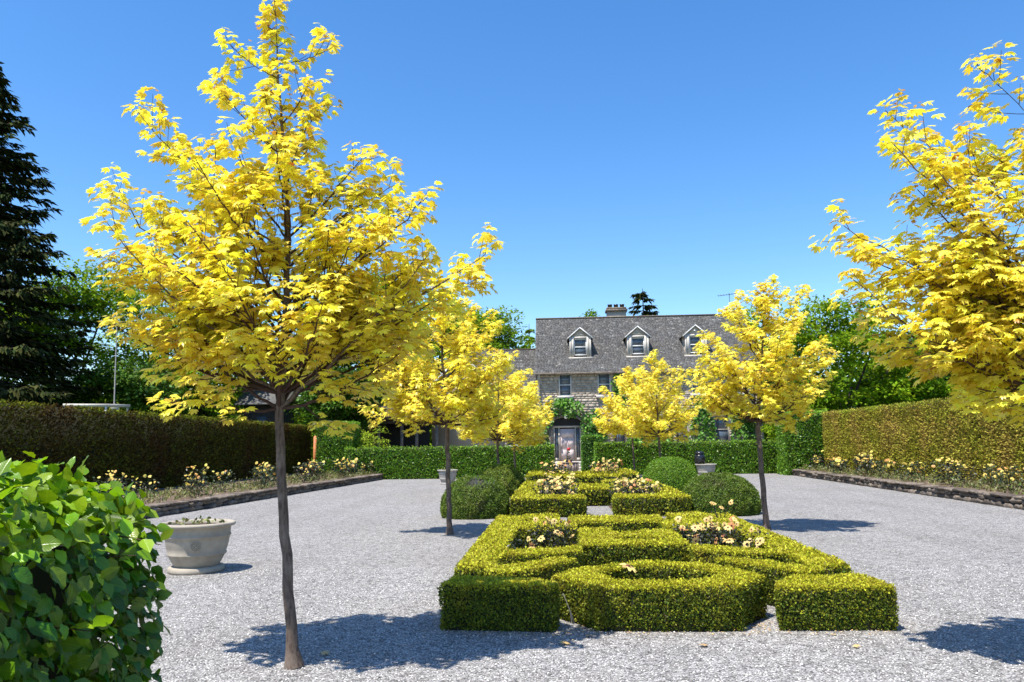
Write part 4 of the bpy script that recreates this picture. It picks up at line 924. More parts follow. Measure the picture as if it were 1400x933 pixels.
# ================================================================== HOUSE
HX0, HX1, HY, EZ = -1.38, 12.4, 48.0, 6.1
house = empty('stone_house', (5.5, 50.5, 0)); tag(house, 'grey stone house with steep shingled roof and three small dormers', 'house'); HB = house.location
wing = empty('house_wing', (-3.8, 51.5, 0)); tag(wing, 'lower shingled wing joined to the left side of the stone house', 'house'); WB = wing.location
def stone_wall(parent, base, x0, x1, z0, z1, yf, holes, seed, thick=.35, sh=.16):
    """backing wall with real openings, and courses of stones proud of the mortar"""
    xs = sorted({x0, x1} | {h[0] for h in holes} | {h[1] for h in holes}); zs = sorted({z0, z1} | {h[2] for h in holes} | {h[3] for h in holes}); mb = MB()
    for i in range(len(xs) - 1):
        for j in range(len(zs) - 1):
            cx, cz = (xs[i] + xs[i + 1]) / 2, (zs[j] + zs[j + 1]) / 2
            if any(h[0] < cx < h[1] and h[2] < cz < h[3] for h in holes): continue
            mb.box(xs[i], xs[i + 1], yf, yf + thick, zs[j], zs[j + 1])
    mb.link('wall', M['mortar'], parent, base)
    r = random.Random(seed); C = []; z = z0
    while z < z1 - .05:
        h = min(r.uniform(sh * .65, sh * 1.35), z1 - z); x = x0
        while x < x1 - .03:
            L = min(r.uniform(.2, .5), x1 - x); segs = [(x, x + L)]
            for a, b, c, d in holes:
                if c < z + h - .02 and d > z + .02:
                    ns = []
                    for s0, s1 in segs:
                        if b <= s0 or a >= s1: ns.append((s0, s1)); continue
                        if s0 < a: ns.append((s0, a))
                        if s1 > b: ns.append((b, s1))
                    segs = ns
            for s0, s1 in segs:
                if s1 - s0 < .06: continue
                p = [r.uniform(.015, .042) for _ in range(4)]; g = .011
                a, b, c, d = s0 + g, s1 - g, z + g, z + h - g
                C.append([(a, yf - p[0], c), (b, yf - p[1], c), (a, yf + .05, c), (b, yf + .05, c), (a + .01, yf - p[2], d), (b - .01, yf - p[3], d), (a + .01, yf + .05, d), (b - .01, yf + .05, d)])
            x += L
        z += h
    stuff(MB().boxes(C).link('stones', M['stone'], parent, base))
def window(parent, base, x0, x1, z0, z1, y, sill=True, frame='trim', fr=.06, lit=False):
    mb = MB(); f = fr
    mb.box(x0, x0 + f, y, y + .1, z0, z1); mb.box(x1 - f, x1, y, y + .1, z0, z1); mb.box(x0 + f, x1 - f, y, y + .1, z0, z0 + f); mb.box(x0 + f, x1 - f, y, y + .1, z1 - f, z1)
    mb.box(x0 + f, x1 - f, y + .02, y + .08, (z0 + z1) / 2 - .025, (z0 + z1) / 2 + .025)
    fo = mb.link('window', M[frame], parent, base)
    pb = MB(); pb.box(x0 + f, x1 - f, y + .055, y + .065, z0 + f, (z0 + z1) / 2 - .025); pb.box(x0 + f, x1 - f, y + .04, y + .05, (z0 + z1) / 2 + .025, z1 - f)
    for nm, q in (('pane', (x0 + f, x1 - f, y + .055, y + .065, z0 + f, (z0 + z1) / 2 - .025)), ('pane', (x0 + f, x1 - f, y + .04, y + .05, (z0 + z1) / 2 + .025, z1 - f))):
        me = MB().box(*q).mesh(nm, M['glass']); o = link(nm, me, fo); me.transform(Matrix.Translation(-Vector(base)))
    if sill:
        me = MB().box(x0 - .12, x1 + .12, y - .26, y + .1, z0 - .17, z0 - .003).mesh('sill', M['sill']); o = link('sill', me, fo); me.transform(Matrix.Translation(-Vector(base)))
ups = [(0.0, .78), (2.42, 3.22), (5.3, 6.1), (8.2, 9.0), (10.9, 11.7)]
dns = [(3.3, 4.05), (5.3, 6.05), (7.12, 7.9), (9.5, 10.35), (11.3, 12.0)]
holes = [(a, b, 4.62, 6.0) for a, b in ups] + [(a, b, 1.6, 3.2) for a, b in dns] + [(-.42, 1.32, .6, 2.72)]
stone_wall(house, HB, HX0, HX1, 0, EZ, HY, holes, 5)
for a, b in ups: window(house, HB, a, b, 4.62, 6.0, HY + .04, frame='white')
for a, b in dns: window(house, HB, a, b, 1.6, 3.2, HY + .14)
mb = MB(); mb.box(HX0, HX0 + .35, HY + .35, 57, 0, EZ); mb.box(HX1 - .35, HX1, HY + .35, 57, 0, EZ); mb.box(HX0, HX1, 57, 57.35, 0, EZ)
mb.add([(HX0 + .05, HY + .1, EZ), (HX0 + .05, 57, EZ), (HX0 + .05, 52.6, 10.15), (HX0 + .3, HY + .1, EZ), (HX0 + .3, 57, EZ), (HX0 + .3, 52.6, 10.15)], [[(0, 1, 2), (5, 4, 3)], [(0, 3, 4, 1), (1, 4, 5, 2), (2, 5, 3, 0)]])
mb.add([(HX1 - .05, HY + .1, EZ), (HX1 - .05, 57, EZ), (HX1 - .05, 52.6, 10.15), (HX1 - .3, HY + .1, EZ), (HX1 - .3, 57, EZ), (HX1 - .3, 52.6, 10.15)], [[(0, 2, 1), (5, 3, 4)], [(0, 1, 4, 3), (1, 2, 5, 4), (2, 0, 3, 5)]])
mb.link('side_wall', M['mortar'], house, HB)
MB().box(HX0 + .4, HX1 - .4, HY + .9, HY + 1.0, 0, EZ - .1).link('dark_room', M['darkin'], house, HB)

def roof_slope(parent, base, x0, x1, ye, ze, yr, zr, seed, row=.165, rough=1.0, skip=()):
    """shingled slope from the eave (ye,ze) to the ridge (yr,zr)"""
    r = np.random.default_rng(seed); L = math.hypot(yr - ye, zr - ze); sy, sz = (yr - ye) / L, (zr - ze) / L
    ny, nz_ = (-sz, sy) if sy > 0 else (sz, -sy)
    def pt(x, s, n): return (x, ye + s * sy + n * ny, ze + s * sz + n * nz_)
    bk = [pt(x, s, n) for n in (-.14, -.01) for s in (0, L) for x in (x0 + .02, x1 - .02)]
    MB().boxes([bk]).link('roof', M['mortar'], parent, base)
    C = []; s = -.05
    while s < L - .02:
        h = row * r.uniform(.92, 1.08); x = x0 + r.uniform(-.02, .02)
        while x < x1:
            w_ = min(r.uniform(.10, .26), x1 - x + .02); s0 = s + r.uniform(-.018, .018) * rough; s1 = min(s + h * 1.25, L); t = r.uniform(.014, .032) * rough; sk = False
            a, b = x + .004, x + w_ - .004
            cx, cs = (a + b) / 2, s0
            q = pt(cx, cs, 0)
            for (ax, bx, z0_, z1_, xc, pz, hw) in skip:
                if ax < cx < bx and z0_ < q[2] < z1_: sk = True
            if not sk: C.append([pt(a, s0, -.005), pt(b, s0, -.005), pt(a, s1, -.012), pt(b, s1, -.012), pt(a, s0, t), pt(b, s0, t * r.uniform(.85, 1.15)), pt(a, s1, .004), pt(b, s1, .004)])
            x += w_
        s += h
    stuff(MB().boxes(C).link('shingles', M['shingle'], parent, base))
dcs = (1.42, 5.08, 8.72)
roof_slope(house, HB, HX0 - .1, HX1 + .2, HY - .30, EZ - .02, 52.55, 10.25, 8, row=.135)
roof_slope(house, HB, HX0 - .1, HX1 + .2, 57.5, EZ, 52.55, 10.25, 9, row=.5)
mb = MB(); mb.box(HX0 - .12, HX1 + .22, 52.44, 52.66, 10.23, 10.31); mb.link('ridge_cap', M['rock'], house, HB)
mb = MB(); mb.box(HX0 - .1, HX1 + .2, HY - .37, HY - .31, EZ - .16, EZ - .05); mb.link('gutter', M['rock'], house, HB)
mb = MB(); mb.box(HX0 - .08, HX1 + .18, HY - .30, HY - .065, EZ - .16, EZ - .11); mb.link('soffit', M['trim'], house, HB)
mb = MB(); mb.tube([(-1.22, HY - .46, EZ - .15), (-1.22, HY - .14, EZ - .4), (-1.22, HY - .12, .3)], [.045] * 3, 8); mb.link('downpipe', M['trim'], house, HB)
# dormers
sl = (10.25 - EZ) / (52.55 - HY + .30)
def roofz(y): return EZ - .02 + (y - HY + .30) * sl
for i, xc in enumerate(dcs):
    yf = 48.85; hw = .66; z0, ze, zp = roofz(yf) - .05, 8.46, 9.02
    d = empty('dormer', (xc, yf, z0)); d.parent = house; d.location = Vector((xc, yf, z0)) - HB; dbw = Vector((xc, yf, z0))
    def dl(name, mb, mat): me = mb.mesh(name, M[mat]); me.transform(Matrix.Translation(-dbw)); return link(name, me, d)
    wx0, wx1, wz0, wz1 = xc - .41, xc + .41, z0 + .22, z0 + 1.30
    # lapped boards on front and cheeks
    mb = MB(); z = z0
    while z < zp - .06:
        z2 = z + .115
        hwz = hw if z < ze else hw * (zp - z) / (zp - ze) - .02
        if hwz < .03: break
        for a, b in ([(xc - hwz, wx0), (wx1, xc + hwz)] if z2 > wz0 and z < wz1 else [(xc - hwz, xc + hwz)]):
            mb.boxes([[(a, yf - .025, z), (b, yf - .025, z), (a, yf + .05, z), (b, yf + .05, z), (a, yf - .005, z2), (b, yf - .005, z2), (a, yf + .05, z2), (b, yf + .05, z2)]])
        z = z2
    dl('siding', mb, 'siding')
    mb = MB(); yb = 48.85 + (ze - z0) / sl
    for sg in (-1, 1):
        xa, xb = xc + sg * hw, xc + sg * (hw - .06); za = ze
        V = [(xa, yf, z0 - .05), (xa, yf, za), (xa, yb + .1, za), (xb, yf, z0 - .05), (xb, yf, za), (xb, yb + .1, za)]
        mb.add(V, [[(0, 1, 2), (5, 4, 3)] if sg > 0 else [(2, 1, 0), (3, 4, 5)], [(0, 3, 4, 1), (1, 4, 5, 2), (2, 5, 3, 0)]])
    mb.box(xc - hw + .06, xc + hw - .06, yf + .3, yf + .34, z0, ze)
    dl('cheek_wall', mb, 'siding')
    mb = MB(); mb.box(xc - hw - .03, xc - hw + .08, yf - .045, yf - .026, z0, ze); mb.box(xc + hw - .08, xc + hw + .03, yf - .045, yf - .026, z0, ze)
    mb.box(wx0 - .14, wx0, yf - .05, yf - .027, wz0 - .06, wz1 + .12); mb.box(wx1, wx1 + .14, yf - .05, yf - .027, wz0 - .06, wz1 + .12); mb.box(wx0, wx1, yf - .05, yf - .027, wz1, wz1 + .12)
    mb.box(xc - hw - .1, xc + hw + .1, yf - .10, yf - .028, z0 - .02, z0 + .10); dl('trim_board', mb, 'sill')
    # little gable roof
    ov = .17; hwr = hw + ov; zeo = ze - ov * (zp - ze) / hw; yrb = 48.85 + (zp - z0) / sl + .1
    for sg in (-1, 1):
        mb = MB(); t = .07
        V = [(xc, yf - .09, zp), (xc + sg * hwr, yf - .09, zeo), (xc, yrb, zp), (xc + sg * hwr, yb + .2, zeo)]
        V8 = [V[0], V[1], V[2], V[3]] + [(a, b_, c + t) for a, b_, c in V]
        mb.boxes([V8]); dl('roof', mb, 'shingle')
        mb = MB(); V = [(xc, yf - .12, zp - .05), (xc + sg * hwr, yf - .12, zeo - .05), (xc, yf - .093, zp - .05), (xc + sg * hwr, yf - .093, zeo - .05)]
        mb.boxes([V + [(a, b_, c + .08) for a, b_, c in V]]); dl('rake_board', mb, 'white')
    fo = MB(); f = .06; y = yf + .02
    fo.box(wx0, wx0 + f, y, y + .08, wz0, wz1); fo.box(wx1 - f, wx1, y, y + .08, wz0, wz1); fo.box(wx0 + f, wx1 - f, y, y + .08, wz0, wz0 + f); fo.box(wx0 + f, wx1 - f, y, y + .08, wz1 - f, wz1)
    fo.box(wx0 + f, wx1 - f, y + .01, y + .07, (wz0 + wz1) / 2 - .03, (wz0 + wz1) / 2 + .03); dl('window_frame', fo, 'white')
    dl('pane', MB().box(wx0 + f, wx1 - f, y + .045, y + .055, wz0 + f, (wz0 + wz1) / 2 - .03), 'glass'); dl('pane', MB().box(wx0 + f, wx1 - f, y + .03, y + .04, (wz0 + wz1) / 2 + .03, wz1 - f), 'glass')
    if i == 2:
        mb = MB().lathe([(0, .10), (.05, .07), (.07, 0), (0, -.0)], (xc - .06, yf - .1, 8.62), 12); dl('lamp', mb, 'white')
# chimney
ch = empty('chimney', (0, 0, 0)); ch.parent = house; ch.location = Vector((4.1, 53.2, 10)) - HB; cb = Vector((4.1, 53.2, 10))
def cl(name, mb, mat): me = mb.mesh(name, M[mat]); me.transform(Matrix.Translation(-cb)); return link(name, me, ch)
cl('stack', MB().box(3.45, 4.75, 52.8, 53.6, 9.6, 10.72), 'stone')
cl('cap', MB().box(3.36, 4.84, 52.7, 53.7, 10.72, 10.86).box(3.42, 4.78, 52.76, 53.64, 10.862, 11.0), 'rock')
for k in range(3):
    cl('chimney_pot', MB().lathe([(.15, 0), (.15, .2), (.17, .21), (.17, .26), (.10, .26), (.10, .1)], (3.68 + k * .42, 53.2, 11.0), 14), 'blackgloss')
# antenna on the roof
an = empty('tv_antenna', (11.8, 52.6, 10.2)); tag(an, 'thin metal television antenna above the right end of the house roof', 'antenna'); ab = an.location
MB().tube([(11.8, 52.6, 10.0), (11.8, 52.6, 11.75)], [.022] * 2, 6).link('mast', M['metal'], an, ab)
MB().tube([(11.05, 52.6, 11.58), (12.6, 52.8, 11.78)], [.02] * 2, 6).link('boom', M['metal'], an, ab)
for k in range(9):
    t = k / 8; c = np.array((11.05, 52.6, 11.58)) * (1 - t) + np.array((12.6, 52.8, 11.78)) * t; MB().tube([c + (-.10, -.35 + .02 * k, 0), c + (.10, .35 - .02 * k, .02)], [.014] * 2, 5).link('element', M['metal'], an, ab)
# front door
dr = empty('front_door', (0, 0, 0)); dr.parent = house; db = Vector((.45, HY, .6)); dr.location = db - HB
def dd(name, mb, mat): me = mb.mesh(name, M[mat]); me.transform(Matrix.Translation(-db)); return link(name, me, dr)
yd = HY + .03
dd('leaf_panel', MB().box(-.02, .92, yd, yd + .05, .62, 2.58), 'doorp')
mb = MB()
for a, b in ((.08, .40), (.50, .82)):
    mb.box(a, b, yd - .018, yd - .001, .75, 1.30); mb.box(a, b, yd - .018, yd - .001, 1.42, 1.95)
mb.box(.08, .82, yd - .018, yd - .001, 2.07, 2.42)
dd('raised_panel', mb, 'doorp')
mb = MB(); mb.box(-.10, -.02, yd - .06, yd + .1, .6, 2.66); mb.box(.92, 1.0, yd - .06, yd + .1, .6, 2.66); mb.box(-.42, -.32, yd - .08, yd + .1, .6, 2.66); mb.box(1.22, 1.32, yd - .08, yd + .1, .6, 2.66); mb.box(-.42, 1.32, yd - .085, yd + .1, 2.661, 2.76)
mb.box(-.32, -.10, yd - .05, yd + .1, .6, .80); mb.box(1.0, 1.22, yd - .05, yd + .1, .6, .80); dd('door_frame', mb, 'siding')
dd('side_light', MB().box(-.32, -.10, yd + .02, yd + .03, .80, 2.66), 'glass'); dd('side_light', MB().box(1.0, 1.22, yd + .02, yd + .03, .80, 2.66), 'glass')
dd('door_handle', MB().tube([(.06, yd - .02, 1.50), (.06, yd - .07, 1.50), (.06, yd - .07, 1.36), (.06, yd - .02, 1.34)], [.014] * 4, 6), 'blackgloss')
dd('door_knocker', MB().lathe([(0, .02), (.05, .0), (.0, -.02)], (.45, yd - .02, 2.02), 10), 'blackgloss')
# arched hood over the door
mb = MB(); n = 14; A = [(.45 - 1.0 * math.cos(math.pi * k / n), 2.78 + .52 * math.sin(math.pi * k / n)) for k in range(n + 1)]; B = [(.45 - 1.14 * math.cos(math.pi * k / n), 2.78 + .66 * math.sin(math.pi * k / n)) for k in range(n + 1)]
for k in range(n):
    mb.boxes([[(A[k][0], HY - .24, A[k][1]), (A[k + 1][0], HY - .24, A[k + 1][1]), (A[k][0], HY - .07, A[k][1]), (A[k + 1][0], HY - .07, A[k + 1][1]), (B[k][0], HY - .24, B[k][1]), (B[k + 1][0], HY - .24, B[k + 1][1]), (B[k][0], HY - .07, B[k][1]), (B[k + 1][0], HY - .07, B[k + 1][1])]])
mb.box(-.69, -.55, HY - .22, HY - .07, .6, 2.78); mb.box(1.45, 1.59, HY - .22, HY - .07, .6, 2.78); dd('arched_hood', mb, 'rock')
mb = MB(); mb.add([(x, HY - .075, z) for x, z in A] + [(.45, HY - .075, 2.78)], [[(k, 15, k + 1) for k in range(14)]]); dd('fanlight', mb, 'darkin')  # near-black sheet paints the dark inside of the arch
dd('lantern', MB().lathe([(0, 3.46), (.07, 3.42), (.13, 3.28), (.05, 3.20), (0, 3.19)], (.38, HY - .32, 0), 10), 'white')
# steps
st = empty('stone_steps', (.4, 46.5, 0)); tag(st, 'pale stone steps leading up to the front door', 'steps')
for k, (ya, zz, xa, xb) in enumerate(((44.6, .16, -1.3, 2.2), (45.2, .31, -1.1, 2.0), (45.8, .46, -.95, 1.85), (46.4, .60, -.8, 1.7))):
    MB().box(xa, xb, ya, 47.95, zz - .15, zz - .002).link('step', M['sill'], st, st.location)
MB().box(-1.45, -1.05, 44.2, 45.4, 0, .34).link('cheek_block', M['sill'], st, st.location); MB().box(1.9, 2.3, 44.0, 45.2, 0, .30).link('cheek_block', M['sill'], st, st.location)
structure(MB().box(-3.5, 5.5, 41.9, 47.9, -.06, .012).link('paving', M['sill']))
structure(MB().box(-.3, 1.75, 36.3, 41.9, -.06, .010).link('path', M['sill']))
# carved stone drum with a potted flower
dm = empty('stone_drum', (.44, 42.6, 0)); tag(dm, 'weathered round stone drum in front of the door steps', 'pedestal')
mb = MB(); nseg = 20
for k in range(nseg):
    a0, a1 = k * 2 * math.pi / nseg + .02, (k + 1) * 2 * math.pi / nseg - .02; C = []
    for z in (.02, .60):
        for rr in (.40, .54):
            for a in (a0, a1): C.append((.44 + rr * math.cos(a), 42.6 + rr * math.sin(a), z))
    mb.boxes([C])
mb.link('fluted_side', M['drum'], dm, dm.location); MB().lathe([(.5, 0), (.5, .62), (.56, .625), (.56, .66), (0, .66)], (.44, 42.6, 0), 28).link('core', M['drum'], dm, dm.location)
pf = empty('potted_flower', (.44, 42.6, .66)); tag(pf, 'small dark pot with one red bloom on top of the stone drum', 'potted plant'); pb = pf.location
MB().lathe([(.0, .66), (.16, .66), (.24, .76), (.20, .78), (0, .77)], (.44, 42.6, 0), 16).link('pot', M['blackgloss'], pf, pb)
rng = np.random.default_rng(2); n = 40; P = np.stack([.44 + rng.normal(size=n) * .05, 42.6 + rng.normal(size=n) * .05, .8 + rng.random(n) * .5], 1)
leaves_obj('leaves', TO, P, frames(rng.normal(size=(n, 3)), rng.normal(size=(n, 3))), np.full(n, .10), rng.random(n), M['rosefol'], rng, pf, pb)
MB().lathe([(0, 1.28), (.08, 1.31), (.11, 1.38), (.05, 1.44), (0, 1.44)], (.46, 42.58, 0), 9).link('flower', M['red'], pf, pb)

# ---- lower wing to the left
stone_wall(wing, WB, -6.3, -1.42, 0, 5.0, 49.4, [(-5.4, -4.5, 1.6, 3.1), (-3.4, -2.5, 1.6, 3.1)], 15)
window(wing, WB, -5.4, -4.5, 1.6, 3.1, 49.5); window(wing, WB, -3.4, -2.5, 1.6, 3.1, 49.5)
MB().box(-6.3, -6.0, 49.75, 55, 0, 5.0).box(-6.3, -1.42, 55, 55.3, 0, 5.0).link('side_wall', M['mortar'], wing, WB)
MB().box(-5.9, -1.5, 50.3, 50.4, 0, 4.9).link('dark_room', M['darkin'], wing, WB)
roof_slope(wing, WB, -6.6, -1.5, 49.0, 4.95, 52.3, 8.12, 18); roof_slope(wing, WB, -6.6, -1.5, 55.6, 4.95, 52.3, 8.12, 19, row=.5)
MB().box(-6.62, -1.5, 52.22, 52.38, 8.1, 8.17).link('ridge_cap', M['rock'], wing, WB)
# gabled bay in front of the wing: white rake boards
for sg in (-1, 1):
    V = [(-6.15, 48.35, 7.35), (-6.15 + sg * 2.2, 48.35, 5.15), (-6.15, 50.9, 7.35), (-6.15 + sg * 2.2, 50.9, 5.15)]
    MB().boxes([V + [(a, b, c + .12) for a, b, c in V]]).link('bay_roof', M['shingle'], wing, WB)
    V = [(-6.15, 48.25, 7.27), (-6.15 + sg * 2.2, 48.25, 5.07), (-6.15, 48.34, 7.27), (-6.15 + sg * 2.2, 48.34, 5.07)]
    MB().boxes([V + [(a, b, c + .2) for a, b, c in V]]).link('rake_board', M['white'], wing, WB)
MB().add([(-8.1, 48.6, 0), (-4.2, 48.6, 0), (-4.2, 48.6, 5.2), (-6.15, 48.6, 7.2), (-8.1, 48.6, 5.2), (-8.1, 49.35, 0), (-4.2, 49.35, 0), (-4.2, 49.35, 5.2), (-6.15, 49.35, 7.2), (-8.1, 49.35, 5.2)],
         [[(0, 1, 2, 3, 4), (9, 8, 7, 6, 5)], [(0, 5, 6, 1), (1, 6, 7, 2), (2, 7, 8, 3), (3, 8, 9, 4), (4, 9, 5, 0)]]).link('bay_wall', M['mortar'], wing, WB)
# open veranda with pale posts, left of the wing
ve = empty('veranda', (-10.5, 47, 0)); tag(ve, 'dark open veranda with pale posts behind the left back hedge', 'veranda'); vb = ve.location
for x in (-13.6, -12.4, -10.9, -9.5, -8.6, -7.4): MB().box(x, x + .16, 45.6, 45.76, 0, 3.0).link('post', M['rock'], ve, vb)
MB().box(-14, -7.1, 45.4, 45.9, 3.0, 3.22).link('beam', M['darkbark'], ve, vb)
V = [(-14.2, 45.1, 3.2), (-7.0, 45.1, 3.2), (-14.2, 48.4, 4.1), (-7.0, 48.4, 4.1)]; MB().boxes([V + [(a, b, c + .12) for a, b, c in V]]).link('roof', M['darkbark'], ve, vb)  # dark roof colour paints the tree shade lying over it
MB().box(-14, -8.2, 48.2, 48.4, 0, 3.9).link('back_wall', M['darkin'], ve, vb)  # near-black wall paints the shade inside the veranda

# ================================================================== IVY
def ivy(name, patches, yw, label, seed, size=.16, dens=150, cat='ivy', depth=.12, mat='ivy', group='ivy on the house front'):
    rng = np.random.default_rng(seed); allp = []
    for (x0, x1, z0, z1) in patches:
        n = int((x1 - x0) * (z1 - z0) * dens); a = rng.uniform(0, 6.28, n); q = np.sqrt(rng.random(n)); sq = .82
        x = (x0 + x1) / 2 + (x1 - x0) / 2 * np.sign(np.cos(a)) * np.abs(np.cos(a)) ** sq * q; z = (z0 + z1) / 2 + (z1 - z0) / 2 * np.sign(np.sin(a)) * np.abs(np.sin(a)) ** sq * q
        x += rng.normal(size=n) * .06; z += rng.normal(size=n) * .06
        allp.append(np.stack([x, yw - rng.random(n) * depth * (1.3 - q), z], 1))
    P = np.concatenate(allp); n = len(P); P[:, 1] -= np.clip(nz(P, 3), 0, 1) * depth
    root = empty(name, (P[:, 0].mean(), yw, 0)); tag(root, label, cat, group)
    leaves_obj('foliage', [T_oval(.42, .06)], P, frames(rng.normal(size=(n, 3)) * .6 + (0, -.3, -.7), rng.normal(size=(n, 3)) * .4 + (0, -1, .7)), size * rng.uniform(.6, 1.3, n), np.clip(rng.random(n), 0, 1), M[mat], rng, root, root.location)
    mb = MB()
    for k in range(3):
        x = patches[0][0] + (patches[0][1] - patches[0][0]) * (k + .5) / 3; mb.tube([(x, yw - .05, 0 if x > 1.6 or x < -.6 else patches[0][2] - .1), (x + .1, yw - .06, patches[0][2]), (x, yw - .05, patches[0][3])], [.03, .02, .01], 4)
    mb.link('stems', M['darkbark'], root, root.location)
ivy('ivy', [(-1.0, 1.55, 3.35, 4.35), (-.6, .9, 3.9, 4.5), (-1.1, -.45, 2.6, 3.8)], HY - .1, 'thick climber piled over the arched front door', 1, depth=.5)
ivy('ivy', [(1.3, 2.3, 2.2, 3.6), (1.9, 2.8, 2.2, 3.2), (2.0, 2.5, 2.6, 3.85), (1.5, 2.9, 1.8, 2.7)], HY - .1, 'climber strand trailing to the right of the front door', 2, depth=.35)
ivy('ivy', [(-1.5, -.62, .3, 2.7), (-2.4, -1.1, 1.4, 2.6)], HY - .1, 'climber filling the wall just left of the front door', 3, depth=.4)
ivy('ivy', [(3.35, 3.75, 4.3, 6.0), (3.5, 4.2, 3.6, 5.2)], HY - .1, 'climber beside the second upstairs window', 4)
ivy('ivy', [(7.95, 9.45, .3, 3.9), (8.2, 9.3, 3.2, 4.6)], HY - .1, 'ivy sheet between the two right ground floor windows', 5)
ivy('ivy', [(10.4, 11.8, .3, 3.4), (10.4, 11.4, 2.6, 4.2)], HY - .1, 'ivy on the right end of the house front', 6)
ivy('ivy', [(4.1, 7.0, .3, 2.6)], HY - .1, 'low ivy under the windows behind the right maples', 7)

# ================================================================== BACKGROUND TREES
def bg_tree(base, h, rx, ry, z0, mat, label, seed, lumps=90, cards=150, ls=.36, lr=.17, trunkr=.35, name='broadleaf_tree', group='trees around the garden', shape=1.0, aspect=.36):
    cards = int(cards * 1.5); ls = ls * .80
    rng = np.random.default_rng(seed); b = np.array([base[0], base[1], 0.]); root = empty(name, b); tag(root, label, 'tree', group)
    zc, rz = (z0 + h) / 2, (h - z0) / 2; n = lumps
    d = norm(rng.normal(size=(n, 3))); q = rng.uniform(.35, .98, n) ** .6
    wid = np.where(d[:, 2] > 0, 1, shape)
    C = np.stack([b[0] + d[:, 0] * q * rx * wid, b[1] + d[:, 1] * q * ry * wid, zc + d[:, 2] * q * rz], 1)
    C += rng.normal(size=C.shape) * .035 * rz
    R_ = lr * (rx + rz) * rng.uniform(.55, 1.25, n) / 1.0
    # cards on the upper outer side of each lump
    m = n * cards; ci = np.repeat(np.arange(n), cards); dv = rng.normal(size=(m, 3)); dv[:, 2] = np.abs(dv[:, 2]) * .9 - .25; dv = norm(dv)
    P = C[ci] + dv * (R_[ci] * rng.uniform(.55, 1.08, m))[:, None] * (1, 1, .72)
    d2 = norm(dv * (1, 1, .2) + rng.normal(size=(m, 3)) * .5 - (0, 0, .25)); F = frames(d2, dv * .6 + (0, 0, .7) + rng.normal(size=(m, 3)) * .35)
    vd = norm(CAM[:2] - b[:2]); keep = ((P[:, :2] - b[:2]) @ vd > -.5 * ry) & in_frame(P, 1.3)
    tint = np.clip(rng.random(n)[ci] * .7 + rng.random(m) * .3, 0, 1)
    trk = MB(); th = z0 + rz * .9; tp = [(b[0], b[1], -.1), (b[0] + rng.normal() * .15, b[1], z0 * .6), (b[0] + rng.normal() * .3, b[1], z0 + rz * .4), (b[0] + rng.normal() * .4, b[1], th)]
    trk.tube(tp, [trunkr * 1.2, trunkr, trunkr * .7, trunkr * .25], 9); trk.link('trunk', M['darkbark'], root, b, smooth=True)
    for k in range(7):
        j = int(rng.integers(n)); t = rng.uniform(.35, .9); s = np.array([b[0], b[1], z0 * .7 + (th - z0 * .7) * t * .8]); mb = MB(); mb.tube(bez(s, (s + C[j]) / 2 - (0, 0, .3), C[j], 6), np.linspace(trunkr * .4, .04, 6), 6); mb.link('limb', M['darkbark'], root, b, smooth=True)
    leaves_obj('crown', [T_rhomb(aspect, .1)], P[keep], F[keep], (ls * rng.uniform(.6, 1.3, m))[keep], tint[keep], M[mat], rng, root, b)
def conifer(base, h, r, label, seed, tiers=44, name='spruce_tree', z0=.6, mat='spruce', drop=.35, cs=.42, per=10, group='trees around the garden', pw=.85, gapz=1.0):
    rng = np.random.default_rng(seed); b = np.array([base[0], base[1], 0.]); root = empty(name, b); tag(root, label, 'tree', group)
    MB().tube([b, b + (0, 0, h * .5), b + (0, 0, h)], [h * .018, h * .012, .02], 8).link('trunk', M['darkbark'], root, b)
    Ps = []; Ds = []; Ns = []; br = MB()
    for i in range(tiers):
        f = (i + rng.uniform(-.2, .2)) / tiers; z = z0 + (h - z0) * max(0, f); rr = r * (1 - max(0, f)) ** pw + .12
        k = max(4, int(per * (1 - f * .5)))
        for j in range(k):
            a = rng.uniform(0, 6.28); L = rr * rng.uniform(.6, 1.15); o = np.array([math.cos(a), math.sin(a), 0]); s = b + (0, 0, z); e = s + o * L + (0, 0, -L * drop * rng.uniform(.6, 1.2)); mid = s + o * L * .55 - (0, 0, L * drop * .75); e[2] += L * drop * .35
            Bz = bez(s, mid, e, 7); br.tube(Bz, np.linspace(.05, .012, 7), 4, cap=False)
            m = int(10 + L * 24 / (cs / .42)); t = rng.random(m) ** .7; jf = t * 6; ji = jf.astype(int).clip(0, 5); q = Bz[ji] + (Bz[ji + 1] - Bz[ji]) * (jf - ji)[:, None]
            side = np.cross(o, (0, 0, 1)); sgn = rng.choice([-1, 1], m); dv = o * .75 + side * sgn[:, None] * .55 * rng.uniform(.3, 1.2, m)[:, None] + np.array([0, 0, -1.0]) * rng.uniform(.05, 1.0, m)[:, None]
            Ps.append(q + rng.normal(size=(m, 3)) * .05); Ds.append(dv); Ns.append(np.tile(o * .3 + (0, 0, 1), (m, 1)) + rng.normal(size=(m, 3)) * .4)
    stuff(br.link('branches', M['darkbark'], root, b))
    P = np.concatenate(Ps); m = len(P); leaves_obj('needles', [T_rhomb(.17, .08)], P, frames(np.concatenate(Ds), np.concatenate(Ns)), cs * rng.uniform(.5, 1.25, m), np.clip(rng.random(m) ** 1.5, 0, 1), M[mat], rng, root, b)
bg_tree((-12.6, 43.6), 6.0, 2.4, 1.5, 2.3, 'treeC', 'dark tree overhanging the veranda behind the left back hedge', 74, lumps=80, ls=.24, trunkr=.14)
conifer((-33.8, 42), 25.3, 8.2, 'very tall dark spruce at the left edge of the picture', 51, tiers=56, per=13, cs=.6, drop=.34, pw=.8)
